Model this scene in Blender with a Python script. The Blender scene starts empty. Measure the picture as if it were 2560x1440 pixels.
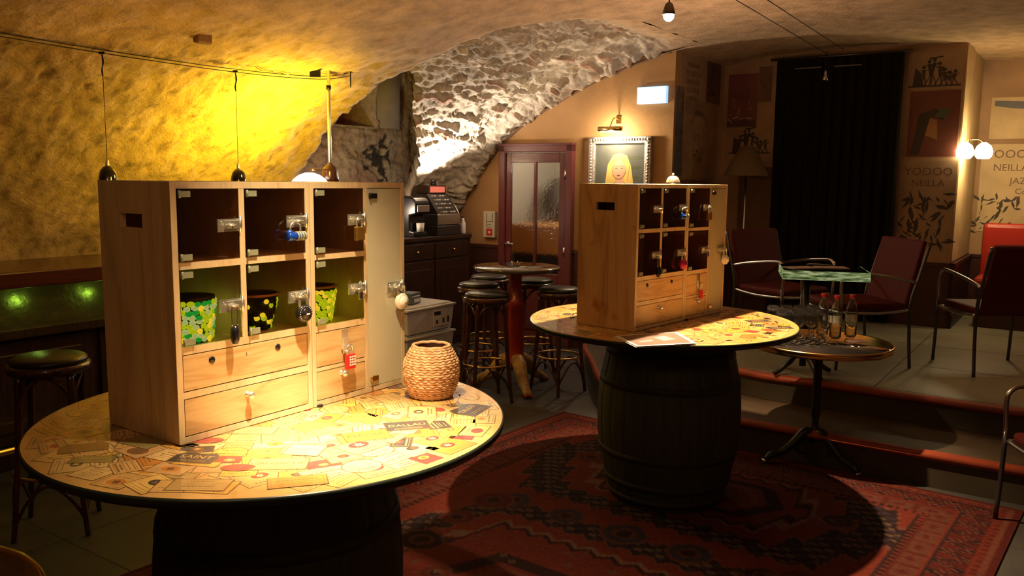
import bpy, math, random
import numpy as np
from mathutils import Vector, Matrix, noise
PI = math.pi
random.seed(7)
SC = bpy.context.scene
COL = SC.collection
# ------------------------------------------------------------------ camera
FPX, PITCH, ROLL, CAMH = 2097.7, 0.12865, 0.01184, 1.65
cd = bpy.data.cameras.new('camera'); cam = bpy.data.objects.new('camera', cd); COL.objects.link(cam)
cp, sp, cr, sr = math.cos(PITCH), math.sin(PITCH), math.cos(ROLL), math.sin(ROLL)
fwd = Vector((0, cp, -sp)); up0 = Vector((0, sp, cp)); rt0 = Vector((1, 0, 0))
rt = rt0 * cr + up0 * sr; up = up0 * cr - rt0 * sr
M = Matrix((rt, up, -fwd)).transposed().to_4x4(); M.translation = (0, 0, CAMH)
cam.matrix_world = M
cd.sensor_width = 36; cd.lens = 36 * FPX / 2560; cd.clip_start = 0.02
SC.camera = cam
# ------------------------------------------------------------------ world and colour
w = bpy.data.worlds.new('world'); SC.world = w; w.use_nodes = True
w.node_tree.nodes['Background'].inputs[0].default_value = (1.0, 0.62, 0.34, 1)
w.node_tree.nodes['Background'].inputs[1].default_value = 0.0
SC.view_settings.view_transform = 'Standard'; SC.view_settings.look = 'None'
SC.view_settings.gamma = 1; SC.view_settings.use_curve_mapping = False
SC.view_settings.exposure = 0.0
SC.cycles.max_bounces = 8; SC.cycles.diffuse_bounces = 3; SC.cycles.glossy_bounces = 4; SC.cycles.transmission_bounces = 8
# room frame: p runs along the bar (away and to the right), n runs towards the bar wall
YP = 0.59894
PD = Vector((math.sin(YP), math.cos(YP), 0)); ND = Vector((-math.cos(YP), math.sin(YP), 0))
RZ = PI / 2 - YP
def W(p, n, z): return PD * p + ND * n + Vector((0, 0, z))
ZT = 0.9396
TA = Vector((-0.699, 2.460, 0)); TB = Vector((0.7745, 4.2855, 0)); BB = Vector((0.8266, 4.2855, 0)); TR = 0.6805

def lamp(name, kind, loc, power, color, radius=0.05, target=None, angle=60, blend=0.5):
    d = bpy.data.lights.new(name, kind); d.energy = power; d.color = color; d.shadow_soft_size = radius
    o = bpy.data.objects.new(name, d); COL.objects.link(o); o.location = loc
    if kind == 'SPOT':
        d.spot_size = math.radians(angle); d.spot_blend = blend
        o.rotation_euler = (Vector(target) - Vector(loc)).to_track_quat('-Z', 'Y').to_euler()
    return o
LAMPA = Vector((-0.40, 2.08, 2.45)); LAMPB = Vector((0.775, 4.38, 2.49))
lamp('light_table_front', 'SPOT', LAMPA - Vector((0, 0, .05)), 800, (1.0, 0.79, 0.54), 0.025, (-0.42, 2.24, 0.94), 34, 1.0)
lamp('light_table_front_spill', 'SPOT', LAMPA - Vector((0, 0, .05)), 200, (1.0, 0.74, 0.42), 0.025, (-0.30, 2.30, 0.94), 72, 1.0)
lamp('light_table_rear', 'SPOT', LAMPB - Vector((0, 0, .055)), 780, (1.0, 0.66, 0.34), 0.02, (1.0, 4.15, 0), 82, 0.8)
lamp('light_bar_yellow', 'SPOT', W(3.93, 4.40, 1.74), 150, (1.0, 0.68, 0.015), 0.05, W(3.88, 4.95, 2.25), 165, 1.0)
lamp('fill_bar_gold', 'POINT', W(3.6, 3.9, 1.9), 15, (1.0, 0.57, 0.07), 0.08)  # golden fill added to brighten the ceiling near the bar
lamp('light_bar_left', 'SPOT', W(2.7, 3.4, 1.8), 26, (1.0, 0.50, 0.05), 0.1, W(2.6, 5.0, 2.2), 140, 1.0)
lamp('light_uplight', 'SPOT', W(6.36, 5.16, 1.63), 130, (1.0, 0.84, 0.68), 0.03, W(6.0, 4.85, 2.6), 165, 0.6)
lamp('fill_alcove', 'POINT', W(5.62, 5.45, 1.32), 13, (1.0, 0.76, 0.56), 0.05)  # unseen fill added to brighten the alcove back wall
lamp('light_picture', 'POINT', W(6.93, 3.665, 2.05), 20, (1.0, 0.80, 0.52), 0.03)
lamp('light_wall_lamp', 'POINT', W(8.47, 0.76, 1.93), 22, (1.0, 0.72, 0.34), 0.05)
lamp('fill_room_left', 'POINT', W(-0.4, 0.9, 2.6), 15, (1.0, 0.60, 0.28), 0.12)  # warm ambient fill added behind the viewer
lamp('fill_room_centre', 'POINT', W(0.6, -0.6, 2.6), 14, (1.0, 0.60, 0.30), 0.12)  # second ambient fill added behind the viewer
lamp('light_stage', 'SPOT', W(6.2, 0.25, 2.7), 30, (1.0, 0.72, 0.36), 0.08, W(6.05, 0.15, 0), 50, 1.0)
lamp('fill_vault', 'SPOT', W(5.4, 2.2, 1.95), 34, (1.0, 0.66, 0.44), 0.12, W(5.4, 2.4, 3), 172, 0.6)  # unseen upward fill added to brighten the vault, no fixture
lamp('fill_corridor', 'POINT', W(7.95, 4.55, 1.85), 14, (1.0, 0.85, 0.66), 0.10)  # added lamp that lights the pieces behind the door glass

# ------------------------------------------------------------------ materials
MT = {}
class NT:
    def __init__(s, name):
        s.m = bpy.data.materials.new(name); s.m.use_nodes = True; s.t = s.m.node_tree
        s.b = s.t.nodes['Principled BSDF']
    def n(s, typ, **k):
        x = s.t.nodes.new(typ)
        for a, b in k.items():
            if a.startswith('i_'):
                key = a[2:].replace('_', ' ')
                x.inputs[int(key) if key.isdigit() else key].default_value = b
            else: setattr(x, a, b)
        return x
    def l(s, a, b): s.t.links.new(a, b)
def c4(c): return (c[0], c[1], c[2], 1)
def mat(name, col, rough=0.5, metal=0.0, coat=0.0, emit=None, estr=0.0, trans=0.0, ior=1.45, bump=0.0, bscale=40, var=0.0, vscale=6, spec=0.5):
    k = NT(name); b = k.b
    b.inputs['Base Color'].default_value = c4(col); b.inputs['Roughness'].default_value = rough
    b.inputs['Metallic'].default_value = metal; b.inputs['Coat Weight'].default_value = coat; b.inputs['Coat Roughness'].default_value = 0.06
    b.inputs['Transmission Weight'].default_value = trans; b.inputs['IOR'].default_value = ior
    b.inputs['Specular IOR Level'].default_value = spec
    if emit: b.inputs['Emission Color'].default_value = c4(emit); b.inputs['Emission Strength'].default_value = estr
    tc = k.n('ShaderNodeTexCoord')
    if var:
        nz = k.n('ShaderNodeTexNoise', i_Scale=vscale, i_Detail=5.0); k.l(tc.outputs['Object'], nz.inputs['Vector'])
        mr = k.n('ShaderNodeMapRange'); mr.inputs[1].default_value = .3; mr.inputs[2].default_value = .7
        mr.inputs[3].default_value = 1 - var; mr.inputs[4].default_value = 1 + var; k.l(nz.outputs[0], mr.inputs[0])
        mx = k.n('ShaderNodeVectorMath', operation='SCALE'); mx.inputs[0].default_value = col; k.l(mr.outputs[0], mx.inputs['Scale'])
        k.l(mx.outputs[0], b.inputs['Base Color'])
    if bump:
        nz = k.n('ShaderNodeTexNoise', i_Scale=bscale, i_Detail=6.0); k.l(tc.outputs['Object'], nz.inputs['Vector'])
        bp = k.n('ShaderNodeBump', i_Strength=min(1, bump), i_Distance=0.01 * max(1, bump)); k.l(nz.outputs[0], bp.inputs['Height'])
        k.l(bp.outputs[0], b.inputs['Normal'])
    MT[name] = k.m; return k.m
def ramp(k, stops, interp='LINEAR'):
    r = k.n('ShaderNodeValToRGB'); e = r.color_ramp; e.interpolation = interp
    while len(e.elements) < len(stops): e.elements.new(0.5)
    for el, (p, c) in zip(e.elements, stops): el.position = p; el.color = c4(c)
    return r
def wood(name, light, dark, axis='z', scale=3.0, rough=0.45, coat=0.0, ring=9.0, knots=False):
    k = NT(name); b = k.b; tc = k.n('ShaderNodeTexCoord'); mp = k.n('ShaderNodeMapping')
    sc = {'x': (0.35, 3, 3), 'z': (3, 3, 0.35), 'y': (3, 0.35, 3)}[axis]
    mp.inputs['Scale'].default_value = [q * scale for q in sc]; k.l(tc.outputs['Object'], mp.inputs[0])
    nz = k.n('ShaderNodeTexNoise', i_Scale=1.1, i_Detail=3.0, i_Distortion=0.6); k.l(mp.outputs[0], nz.inputs['Vector'])
    ml = k.n('ShaderNodeMath', operation='MULTIPLY'); ml.inputs[1].default_value = ring; k.l(nz.outputs[0], ml.inputs[0])
    fr = k.n('ShaderNodeMath', operation='PINGPONG'); fr.inputs[1].default_value = 0.5; k.l(ml.outputs[0], fr.inputs[0])
    r = ramp(k, [(0.0, dark), (0.16, [(a * .6 + c * .4) for a, c in zip(light, dark)]), (0.6, light), (1.0, light)]); k.l(fr.outputs[0], r.inputs[0])
    fn = k.n('ShaderNodeTexNoise', i_Scale=14.0, i_Detail=4.0); k.l(mp.outputs[0], fn.inputs['Vector'])
    mx = k.n('ShaderNodeMix', data_type='RGBA', blend_type='MULTIPLY'); mx.inputs[0].default_value = 0.35
    k.l(r.outputs[0], mx.inputs[6]); k.l(fn.outputs[0], mx.inputs[7])
    out = mx.outputs[2]
    if knots:
        vo = k.n('ShaderNodeTexNoise', i_Scale=7.0, i_Detail=2.0); k.l(tc.outputs['Object'], vo.inputs['Vector'])
        rk = ramp(k, [(0.0, (.9, .9, .9)), (0.62, (1, 1, 1)), (0.72, (.75, .55, .4)), (0.8, (.45, .25, .12))]); k.l(vo.outputs[0], rk.inputs[0])
        m2 = k.n('ShaderNodeMix', data_type='RGBA', blend_type='MULTIPLY'); m2.inputs[0].default_value = 1.0
        k.l(out, m2.inputs[6]); k.l(rk.outputs[0], m2.inputs[7]); out = m2.outputs[2]
    k.l(out, b.inputs['Base Color']); b.inputs['Roughness'].default_value = rough; b.inputs['Coat Weight'].default_value = coat
    bp = k.n('ShaderNodeBump', i_Strength=0.15, i_Distance=0.002); k.l(fn.outputs[0], bp.inputs['Height']); k.l(bp.outputs[0], b.inputs['Normal'])
    MT[name] = k.m; return k.m
def attrmat(name, rough=0.9, nscale=9.0, var=0.35, bump=0.6, bscale=30, dist=0.02, coat=0.0, spec=0.3):
    k = NT(name); b = k.b; at = k.n('ShaderNodeAttribute', attribute_name='Col'); tc = k.n('ShaderNodeTexCoord')
    nz = k.n('ShaderNodeTexNoise', i_Scale=nscale, i_Detail=8.0, i_Roughness=0.65); k.l(tc.outputs['Object'], nz.inputs['Vector'])
    mr = k.n('ShaderNodeMapRange'); mr.inputs[1].default_value = .3; mr.inputs[2].default_value = .7
    mr.inputs[3].default_value = 1 - var; mr.inputs[4].default_value = 1 + var; k.l(nz.outputs[0], mr.inputs[0])
    mx = k.n('ShaderNodeVectorMath', operation='SCALE'); k.l(at.outputs['Color'], mx.inputs[0]); k.l(mr.outputs[0], mx.inputs['Scale'])
    k.l(mx.outputs[0], b.inputs['Base Color']); b.inputs['Roughness'].default_value = rough
    b.inputs['Coat Weight'].default_value = coat; b.inputs['Specular IOR Level'].default_value = spec
    n2 = k.n('ShaderNodeTexNoise', i_Scale=bscale, i_Detail=8.0, i_Roughness=0.7); k.l(tc.outputs['Object'], n2.inputs['Vector'])
    bp = k.n('ShaderNodeBump', i_Strength=bump, i_Distance=dist); k.l(n2.outputs[0], bp.inputs['Height']); k.l(bp.outputs[0], b.inputs['Normal'])
    MT[name] = k.m; return k.m

pineL, pineD = (0.80, 0.55, 0.27), (0.50, 0.28, 0.10)
wood('pine_up', (0.66, 0.46, 0.23), (0.50, 0.33, 0.15), 'z', 2.0, 0.5, 0.0, 4.0)
wood('pine_knot', (0.80, 0.48, 0.18), (0.55, 0.29, 0.10), 'z', 2.0, 0.5, 0.0, 5.0, True)
wood('pine_edge', (0.82, 0.66, 0.40), (0.68, 0.50, 0.27), 'z', 3.0, 0.5, 0.0, 3.0)
wood('pine_face', (0.80, 0.58, 0.29), (0.60, 0.38, 0.16), 'x', 3.2, 0.45, 0.1, 6.0)
wood('dark_wood', (0.050, 0.022, 0.013), (0.02, 0.010, 0.006), 'z', 3.0, 0.35, 0.2)
wood('red_wood', (0.10, 0.022, 0.010), (0.05, 0.012, 0.006), 'x', 3.0, 0.3, 0.4)
wood('barrel_wood', (0.036, 0.040, 0.018), (0.026, 0.029, 0.014), 'z', 1.2, 0.7)
wood('bent_wood', (0.10, 0.032, 0.018), (0.045, 0.014, 0.008), 'z', 3.0, 0.25, 0.5)
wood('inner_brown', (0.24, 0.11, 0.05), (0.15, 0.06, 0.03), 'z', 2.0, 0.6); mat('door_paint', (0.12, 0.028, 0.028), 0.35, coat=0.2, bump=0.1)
mat('corridor_wall', (0.62, 0.57, 0.48), 0.8); mat('dado', (0.055, 0.018, 0.015), 0.4)
mat('plaster_tan', (0.37, 0.205, 0.08), 0.85, var=0.12, vscale=2.5, bump=0.3, bscale=25)
mat('chrome', (0.86, 0.87, 0.80), 0.30, 0.9)
mat('steel', (0.55, 0.53, 0.52), 0.28, 1.0)
mat('dark_steel', (0.10, 0.09, 0.09), 0.3, 0.8)
mat('brass', (0.80, 0.52, 0.18), 0.2, 1.0)
mat('gold_lock', (0.85, 0.50, 0.10), 0.25, 0.9)
mat('black_plastic', (0.012, 0.011, 0.012), 0.25)
mat('black_metal', (0.02, 0.018, 0.018), 0.35, 0.6); mat('hoop_iron', (0.022, 0.02, 0.013), 0.75, 0.0)
mat('iron', (0.035, 0.034, 0.03), 0.4, 0.6)
mat('blue_metal', (0.01, 0.07, 0.50), 0.25, 0.3, coat=0.5)
mat('red_lock', (0.60, 0.02, 0.02), 0.3, coat=0.4)
mat('magenta', (0.42, 0.02, 0.10), 0.3)
mat('clip', (0.26, 0.28, 0.20), 0.25); mat('white_rubber', (0.82, 0.80, 0.72), 0.5)
mat('white', (0.8, 0.8, 0.78), 0.5)
mat('offwhite_paint', (0.72, 0.66, 0.55), 0.5)
mat('red_paint', (0.55, 0.03, 0.02), 0.4)
mat('table_edge', (0.015, 0.02, 0.014), 0.3)
mat('black_gloss', (0.010, 0.010, 0.012), 0.04, coat=1.0)
mat('dark_glossy', (0.07, 0.06, 0.05), 0.08, coat=1.0)
mat('red_leather', (0.085, 0.010, 0.007), 0.62, bump=0.2, bscale=120, spec=.2)
mat('bright_red_leather', (0.34, 0.022, 0.012), 0.4, bump=0.2, bscale=120)
mat('vinyl', (0.020, 0.021, 0.018), 0.30, bump=0.15, bscale=150)
mat('curtain', (0.013, 0.010, 0.007), 0.95, bump=0.3, bscale=200, spec=0.1)
mat('plastic_box', (0.80, 0.82, 0.90), 0.3, trans=0.0, spec=0.6)
mat('plastic_lid', (0.62, 0.65, 0.74), 0.3)
mat('label_white', (0.75, 0.74, 0.76), 0.5)
mat('label_dark', (0.04, 0.035, 0.07), 0.5)
mat('bluegrey', (0.09, 0.13, 0.18), 0.4)
mat('stage_tile', (0.20, 0.185, 0.13), 0.45, var=0.25, vscale=2.0, bump=0.15, bscale=12)
mat('floor_stone', (0.042, 0.041, 0.040), 0.45, var=0.3, vscale=2.0, bump=0.2, bscale=14)
mat('riser', (0.035, 0.025, 0.014), 0.7, var=0.2)
mat('step_tile', (0.060, 0.038, 0.022), 0.6, var=.2); mat('nosing', (0.26, 0.045, 0.018), 0.5, var=0.2, vscale=8)
mat('grout', (0.03, 0.026, 0.02), 0.9)
mat('reflection_orange', (0.75, 0.34, 0.08), 0.5); mat('added_green_glow', (0.2, 0.5, 0.2), 0.3, emit=(0.45, 1.0, 0.35), estr=0.9)
mat('bulb', (1, 1, 1), 0.3, emit=(1.0, 0.95, 1.0), estr=60)
mat('glow_shade', (1, .95, .85), 0.4, emit=(1.0, 0.93, 0.7), estr=9)
mat('globe', (1, .95, .85), 0.4, emit=(1.0, 0.80, 0.45), estr=30)
mat('sign_glow', (.8, .9, 1), 0.4, emit=(0.78, 0.92, 1.0), estr=4.0)
mat('sign_edge', (.4, .6, .8), 0.4, emit=(0.30, 0.55, 0.85), estr=1.2)
mat('sign_mark', (.6, .9, .7), 0.4, emit=(0.70, 1.0, 0.78), estr=1.3)
mat('silver_frame', (0.55, 0.50, 0.47), 0.35, 0.6, bump=1.0, bscale=70)
mat('paper_white', (0.75, 0.72, 0.72), 0.4)
mat('paper_brown', (0.20, 0.13, 0.12), 0.35)
mat('paper_tan', (0.50, 0.40, 0.34), 0.4)
mat('lamp_shade', (0.14, 0.09, 0.05), 0.8)
mat('water_glass', (1, 1, 1), 0.05, trans=1.0, ior=1.45)
mat('pet', (0.95, 1, 0.97), 0.05, trans=1.0, ior=1.3)
k = NT('painted_green_sheen'); tc = k.n('ShaderNodeTexCoord'); nz = k.n('ShaderNodeTexNoise', i_Scale=22.0, i_Detail=5.0); mp = k.n('ShaderNodeMapping'); mp.inputs['Scale'].default_value = (.5, 1, 3)
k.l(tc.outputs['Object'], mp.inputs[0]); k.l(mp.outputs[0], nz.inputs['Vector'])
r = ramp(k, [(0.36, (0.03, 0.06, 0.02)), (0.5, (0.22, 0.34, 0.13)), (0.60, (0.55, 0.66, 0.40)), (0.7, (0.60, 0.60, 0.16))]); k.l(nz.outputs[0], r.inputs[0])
k.l(r.outputs[0], k.b.inputs['Base Color']); k.l(r.outputs[0], k.b.inputs['Emission Color']); k.b.inputs['Emission Strength'].default_value = .45; k.b.inputs['Roughness'].default_value = .2; MT['painted_green_sheen'] = k.m  # mottled green reflection painted into the metal edge, with a glow
mat('strip_metal', (0.20, 0.20, 0.10), 0.35, 0.9, bump=1.0, bscale=9)
mat('pink_glow', (.7, .2, .15), .4, emit=(.8, .2, .15), estr=.35)
mat('foot_gold', (0.42, 0.27, 0.10), 0.45, var=0.4, vscale=18)
mat('foot_red', (0.30, 0.02, 0.015), 0.35, coat=0.3)
k = NT('smoked'); k.b.inputs['Base Color'].default_value = (0.55, 0.36, 0.24, 1); k.b.inputs['Transmission Weight'].default_value = 1
k.b.inputs['Roughness'].default_value = 0.02; k.b.inputs['IOR'].default_value = 1.49; MT['smoked'] = k.m
k = NT('frosted'); k.b.inputs['Base Color'].default_value = (0.66, 0.64, 0.46, 1); k.b.inputs['Roughness'].default_value = 0.22
k.b.inputs['Transmission Weight'].default_value = 0.15; k.b.inputs['Coat Weight'].default_value = 0.6; MT['frosted'] = k.m
k = NT('ripple_glass'); k.b.inputs['Base Color'].default_value = (0.95, 0.94, 0.90, 1); k.b.inputs['Transmission Weight'].default_value = 1.0; k.b.inputs['Roughness'].default_value = 0.18; k.b.inputs['IOR'].default_value = 1.3
tc = k.n('ShaderNodeTexCoord'); nz = k.n('ShaderNodeTexNoise', i_Scale=30.0, i_Detail=2.0); k.l(tc.outputs['Object'], nz.inputs['Vector'])
bp = k.n('ShaderNodeBump', i_Strength=0.35, i_Distance=0.012); k.l(nz.outputs[0], bp.inputs['Height']); k.l(bp.outputs[0], k.b.inputs['Normal']); MT['ripple_glass'] = k.m
k = NT('basket'); k.b.inputs['Base Color'].default_value = (0.62, 0.35, 0.17, 1); k.b.inputs['Roughness'].default_value = 0.75
tc = k.n('ShaderNodeTexCoord'); nz = k.n('ShaderNodeTexNoise', i_Scale=60.0, i_Detail=4.0); k.l(tc.outputs['Object'], nz.inputs['Vector'])
r = ramp(k, [(0.3, (0.42, 0.22, 0.10)), (0.65, (0.74, 0.46, 0.25))]); k.l(nz.outputs[0], r.inputs[0]); k.l(r.outputs[0], k.b.inputs['Base Color']); MT['basket'] = k.m
mat('basket_dark', (0.20, 0.07, 0.035), 0.8)
for nm, c, e in (('glow_lime', (0.40, 0.70, 0.012), 1.5), ('glow_yellow', (0.74, 0.76, 0.05), 1.8), ('glow_green', (0.01, 0.50, 0.06), 1.2), ('glow_pale', (0.50, 0.85, 0.40), 1.1)):
    mat(nm, c, 0.12, emit=c, estr=e, coat=1.0)  # glow stands in for green reflections in the locker doors
mat('lead', (0.04, 0.06, 0.01), 0.5)
LAB0 = {'L_cream': (0.74, 0.50, 0.20), 'L_yellow': (0.78, 0.48, 0.10), 'L_orange': (0.62, 0.28, 0.06), 'L_pale': (0.80, 0.62, 0.32), 'L_tan': (0.55, 0.40, 0.16),
       'L_dark': (0.045, 0.040, 0.035), 'L_red': (0.50, 0.05, 0.06), 'L_olive': (0.30, 0.27, 0.11), 'L_brown': (0.24, 0.12, 0.05), 'L_ink': (0.13, 0.07, 0.03), 'L_edge': (0.15, 0.075, 0.025), 'L_sand': (0.66, 0.44, 0.22), 'L_straw': (0.86, 0.62, 0.22)}
LAB = {k_: ((c_[0] * .80, c_[1] * .68, c_[2] * .52) if k_ not in ('L_dark', 'L_ink', 'L_edge') else c_) for k_, c_ in LAB0.items()}
for nm, c in LAB.items(): mat(nm, c, 0.5, coat=1.0, var=0.12, vscale=20)
INKS = {'I_tan': (0.34, 0.215, 0.125), 'I_black': (0.05, 0.032, 0.025), 'I_red': (0.17, 0.050, 0.03), 'I_blue': (0.06, 0.055, 0.11), 'I_cream': (0.55, 0.40, 0.22),
        'I_brown': (0.15, 0.075, 0.045), 'I_orange': (0.35, 0.16, 0.06), 'I_green': (0.08, 0.09, 0.05), 'I_skin': (0.62, 0.36, 0.24), 'I_blond': (0.72, 0.50, 0.15), 'I_grey': (0.10, 0.105, 0.09), 'I_yellow': (0.6, 0.45, 0.08), 'I_steel': (0.13, 0.13, 0.14), 'I_rock': (0.33, 0.29, 0.25)}
for nm, c in INKS.items(): mat(nm, c, 0.6, var=0.15, vscale=5)
attrmat('plaster_rough', 0.9, 7.0, 0.30, 0.9, 28, 0.03)
attrmat('stone_rough', 0.9, 16.0, 0.30, 0.8, 45, 0.02)
attrmat('carpet_wool', 0.95, 60.0, 0.30, 0.4, 220, 0.004, spec=0.1)

# ------------------------------------------------------------------ mesh builder
def euler_m(rot): 
    from mathutils import Euler
    return Euler(rot).to_matrix()
class MB:
    def __init__(s): s.v = []; s.f = []; s.m = []; s.sm = []; s.mats = []
    def mi(s, name):
        if name not in s.mats: s.mats.append(name)
        return s.mats.index(name)
    def add(s, vs, fs, m, smooth=False, T=None):
        o = len(s.v)
        if T is not None: vs = [T @ Vector(q) for q in vs]
        s.v += [tuple(q) for q in vs]; s.f += [tuple(i + o for i in f) for f in fs]
        k = s.mi(m); s.m += [k] * len(fs); s.sm += [smooth] * len(fs); return s
    def box(s, x0, x1, y0, y1, z0, z1, m, T=None):
        vs = [(x, y, z) for x in (x0, x1) for y in (y0, y1) for z in (z0, z1)]
        return s.add(vs, [(0, 1, 3, 2), (4, 6, 7, 5), (0, 4, 5, 1), (2, 3, 7, 6), (0, 2, 6, 4), (1, 5, 7, 3)], m, False, T)
    def cbox(s, c, d, m, T=None): return s.box(c[0] - d[0] / 2, c[0] + d[0] / 2, c[1] - d[1] / 2, c[1] + d[1] / 2, c[2] - d[2] / 2, c[2] + d[2] / 2, m, T)
    def lathe(s, prof, m, seg=32, T=None, c=(0, 0, 0), cap=True, smooth=True):
        vs = []; fs = []
        for r, z in prof:
            for i in range(seg):
                a = 2 * PI * i / seg; vs.append((c[0] + r * math.cos(a), c[1] + r * math.sin(a), c[2] + z))
        for j in range(len(prof) - 1):
            for i in range(seg):
                k = (i + 1) % seg; fs.append((j * seg + i, j * seg + k, (j + 1) * seg + k, (j + 1) * seg + i))
        s.add(vs, fs, m, smooth, T)
        if cap:
            n = len(prof) - 1; base = len(s.v) - len(vs)
            for ring, rev in ((0, True), (n, False)):
                if prof[ring][0] > 1e-5:
                    idx = [base + ring * seg + i for i in range(seg)]
                    if rev: idx = idx[::-1]
                    s.f.append(tuple(idx)); s.m.append(s.mi(m)); s.sm.append(False)
        return s
    def tube(s, pts, r, m, seg=8, closed=False, T=None, sub=4):
        P = [Vector(q) for q in pts]; R = r if isinstance(r, (list, tuple)) else [r] * len(P)
        Q = []; RR = []
        n = len(P)
        if sub > 1 and n > 2:
            rng = n if closed else n - 1
            for i in range(rng):
                p0 = P[(i - 1) % n] if closed or i > 0 else P[0]; p1 = P[i]; p2 = P[(i + 1) % n]; p3 = P[(i + 2) % n] if closed or i + 2 < n else P[-1]
                for j in range(sub):
                    t = j / sub
                    Q.append(0.5 * ((2 * p1) + (-p0 + p2) * t + (2 * p0 - 5 * p1 + 4 * p2 - p3) * t * t + (-p0 + 3 * p1 - 3 * p2 + p3) * t ** 3))
                    RR.append(R[i] * (1 - t) + R[(i + 1) % n] * t)
            if not closed: Q.append(P[-1]); RR.append(R[-1])
        else: Q, RR = P, list(R)
        n = len(Q); vs = []; fs = []; prev = None
        for i in range(n):
            a = Q[(i - 1) % n] if closed or i > 0 else Q[0]; b = Q[(i + 1) % n] if closed or i < n - 1 else Q[-1]
            t = (b - a).normalized() if (b - a).length > 1e-9 else Vector((0, 0, 1))
            if prev is None:
                ref = Vector((0, 0, 1)) if abs(t.z) < 0.9 else Vector((1, 0, 0)); u = t.cross(ref).normalized()
            else: u = (prev - t * prev.dot(t)); u = u.normalized() if u.length > 1e-6 else t.orthogonal().normalized()
            prev = u; v_ = t.cross(u)
            for k in range(seg):
                an = 2 * PI * k / seg; vs.append(Q[i] + (u * math.cos(an) + v_ * math.sin(an)) * RR[i])
        for i in range(n if closed else n - 1):
            for k in range(seg):
                k2 = (k + 1) % seg; i2 = (i + 1) % n; fs.append((i * seg + k, i * seg + k2, i2 * seg + k2, i2 * seg + k))
        if not closed: fs.append(tuple(range(seg))[::-1]); fs.append(tuple((n - 1) * seg + k for k in range(seg)))
        return s.add(vs, fs, m, True, T)
    def cyl(s, a, b, r, m, seg=16, T=None): return s.tube([a, b], r, m, seg, False, T, 1)
    def ball(s, c, r, m, seg=16, rings=8, sc=(1, 1, 1), T=None):
        vs = []; fs = []
        for j in range(rings + 1):
            t = PI * j / rings
            for i in range(seg):
                a = 2 * PI * i / seg; vs.append((c[0] + r * sc[0] * math.sin(t) * math.cos(a), c[1] + r * sc[1] * math.sin(t) * math.sin(a), c[2] + r * sc[2] * math.cos(t)))
        for j in range(rings):
            for i in range(seg):
                k = (i + 1) % seg; fs.append((j * seg + i, (j + 1) * seg + i, (j + 1) * seg + k, j * seg + k))
        return s.add(vs, fs, m, True, T)
    def poly(s, pts, m, T=None): return s.add(pts, [tuple(range(len(pts)))], m, False, T)
    def prism(s, pts, h, m, T=None):      # polygon in XY extruded by h in z (pts with z0)
        n = len(pts); vs = [tuple(q) for q in pts] + [(q[0], q[1], q[2] + h) for q in pts]
        return s.add(vs, [tuple(range(n))[::-1], tuple(range(n, 2 * n))] + [(i, (i + 1) % n, n + (i + 1) % n, n + i) for i in range(n)], m, False, T)
    def build(s, name, parent=None, loc=None, rz=0.0, bevel=0.0, kind=None, label=None, cat=None, group=None):
        me = bpy.data.meshes.new(name); me.from_pydata(s.v, [], s.f)
        for q in s.mats: me.materials.append(MT[q])
        me.polygons.foreach_set('material_index', s.m); me.polygons.foreach_set('use_smooth', s.sm); me.update()
        o = bpy.data.objects.new(name, me); COL.objects.link(o)
        if parent is not None: o.parent = parent
        if loc is not None: o.location = loc
        if rz: o.rotation_euler = (0, 0, rz)
        if bevel:
            b = o.modifiers.new('bevel', 'BEVEL'); b.width = bevel; b.segments = 2; b.limit_method = 'ANGLE'
        tag(o, label, cat, group, kind); return o
def tag(o, label=None, cat=None, group=None, kind=None):
    if label: o['label'] = label
    if cat: o['category'] = cat
    if group: o['group'] = group
    if kind: o['kind'] = kind
    return o
def thing(name, label, cat, loc=(0, 0, 0), rz=0.0, group=None):
    o = bpy.data.objects.new(name, None); COL.objects.link(o); o.location = loc; o.rotation_euler = (0, 0, rz)
    o.empty_display_size = 0.05; return tag(o, label, cat, group)
def dup(o, loc=None, rz=None, label=None, group=None):
    def rec(a, par):
        c = a.copy(); COL.objects.link(c)
        if par is not None: c.parent = par
        for ch in list(a.children): rec(ch, c)
        return c
    c = rec(o, None)
    if loc is not None: c.location = loc
    if rz is not None: c.rotation_euler = (0, 0, rz)
    if label: c['label'] = label
    if group: c['group'] = group
    return c
_tc = {}
def textgeo(txt):
    if txt in _tc: return _tc[txt]
    cu = bpy.data.curves.new('t', 'FONT'); cu.body = txt; cu.align_x = 'CENTER'; cu.align_y = 'CENTER'; cu.size = 1; cu.resolution_u = 2
    ob = bpy.data.objects.new('t', cu); COL.objects.link(ob)
    dg = bpy.context.evaluated_depsgraph_get(); me = bpy.data.meshes.new_from_object(ob.evaluated_get(dg))
    r = ([tuple(q.co) for q in me.vertices], [tuple(p.vertices) for p in me.polygons])
    bpy.data.objects.remove(ob); bpy.data.curves.remove(cu); bpy.data.meshes.remove(me); _tc[txt] = r; return r
def addtext(mb, txt, T, size, m):
    vs, fs = textgeo(txt); mb.add([(a * size, b * size, c) for a, b, c in vs], fs, m, False, T)
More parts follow.
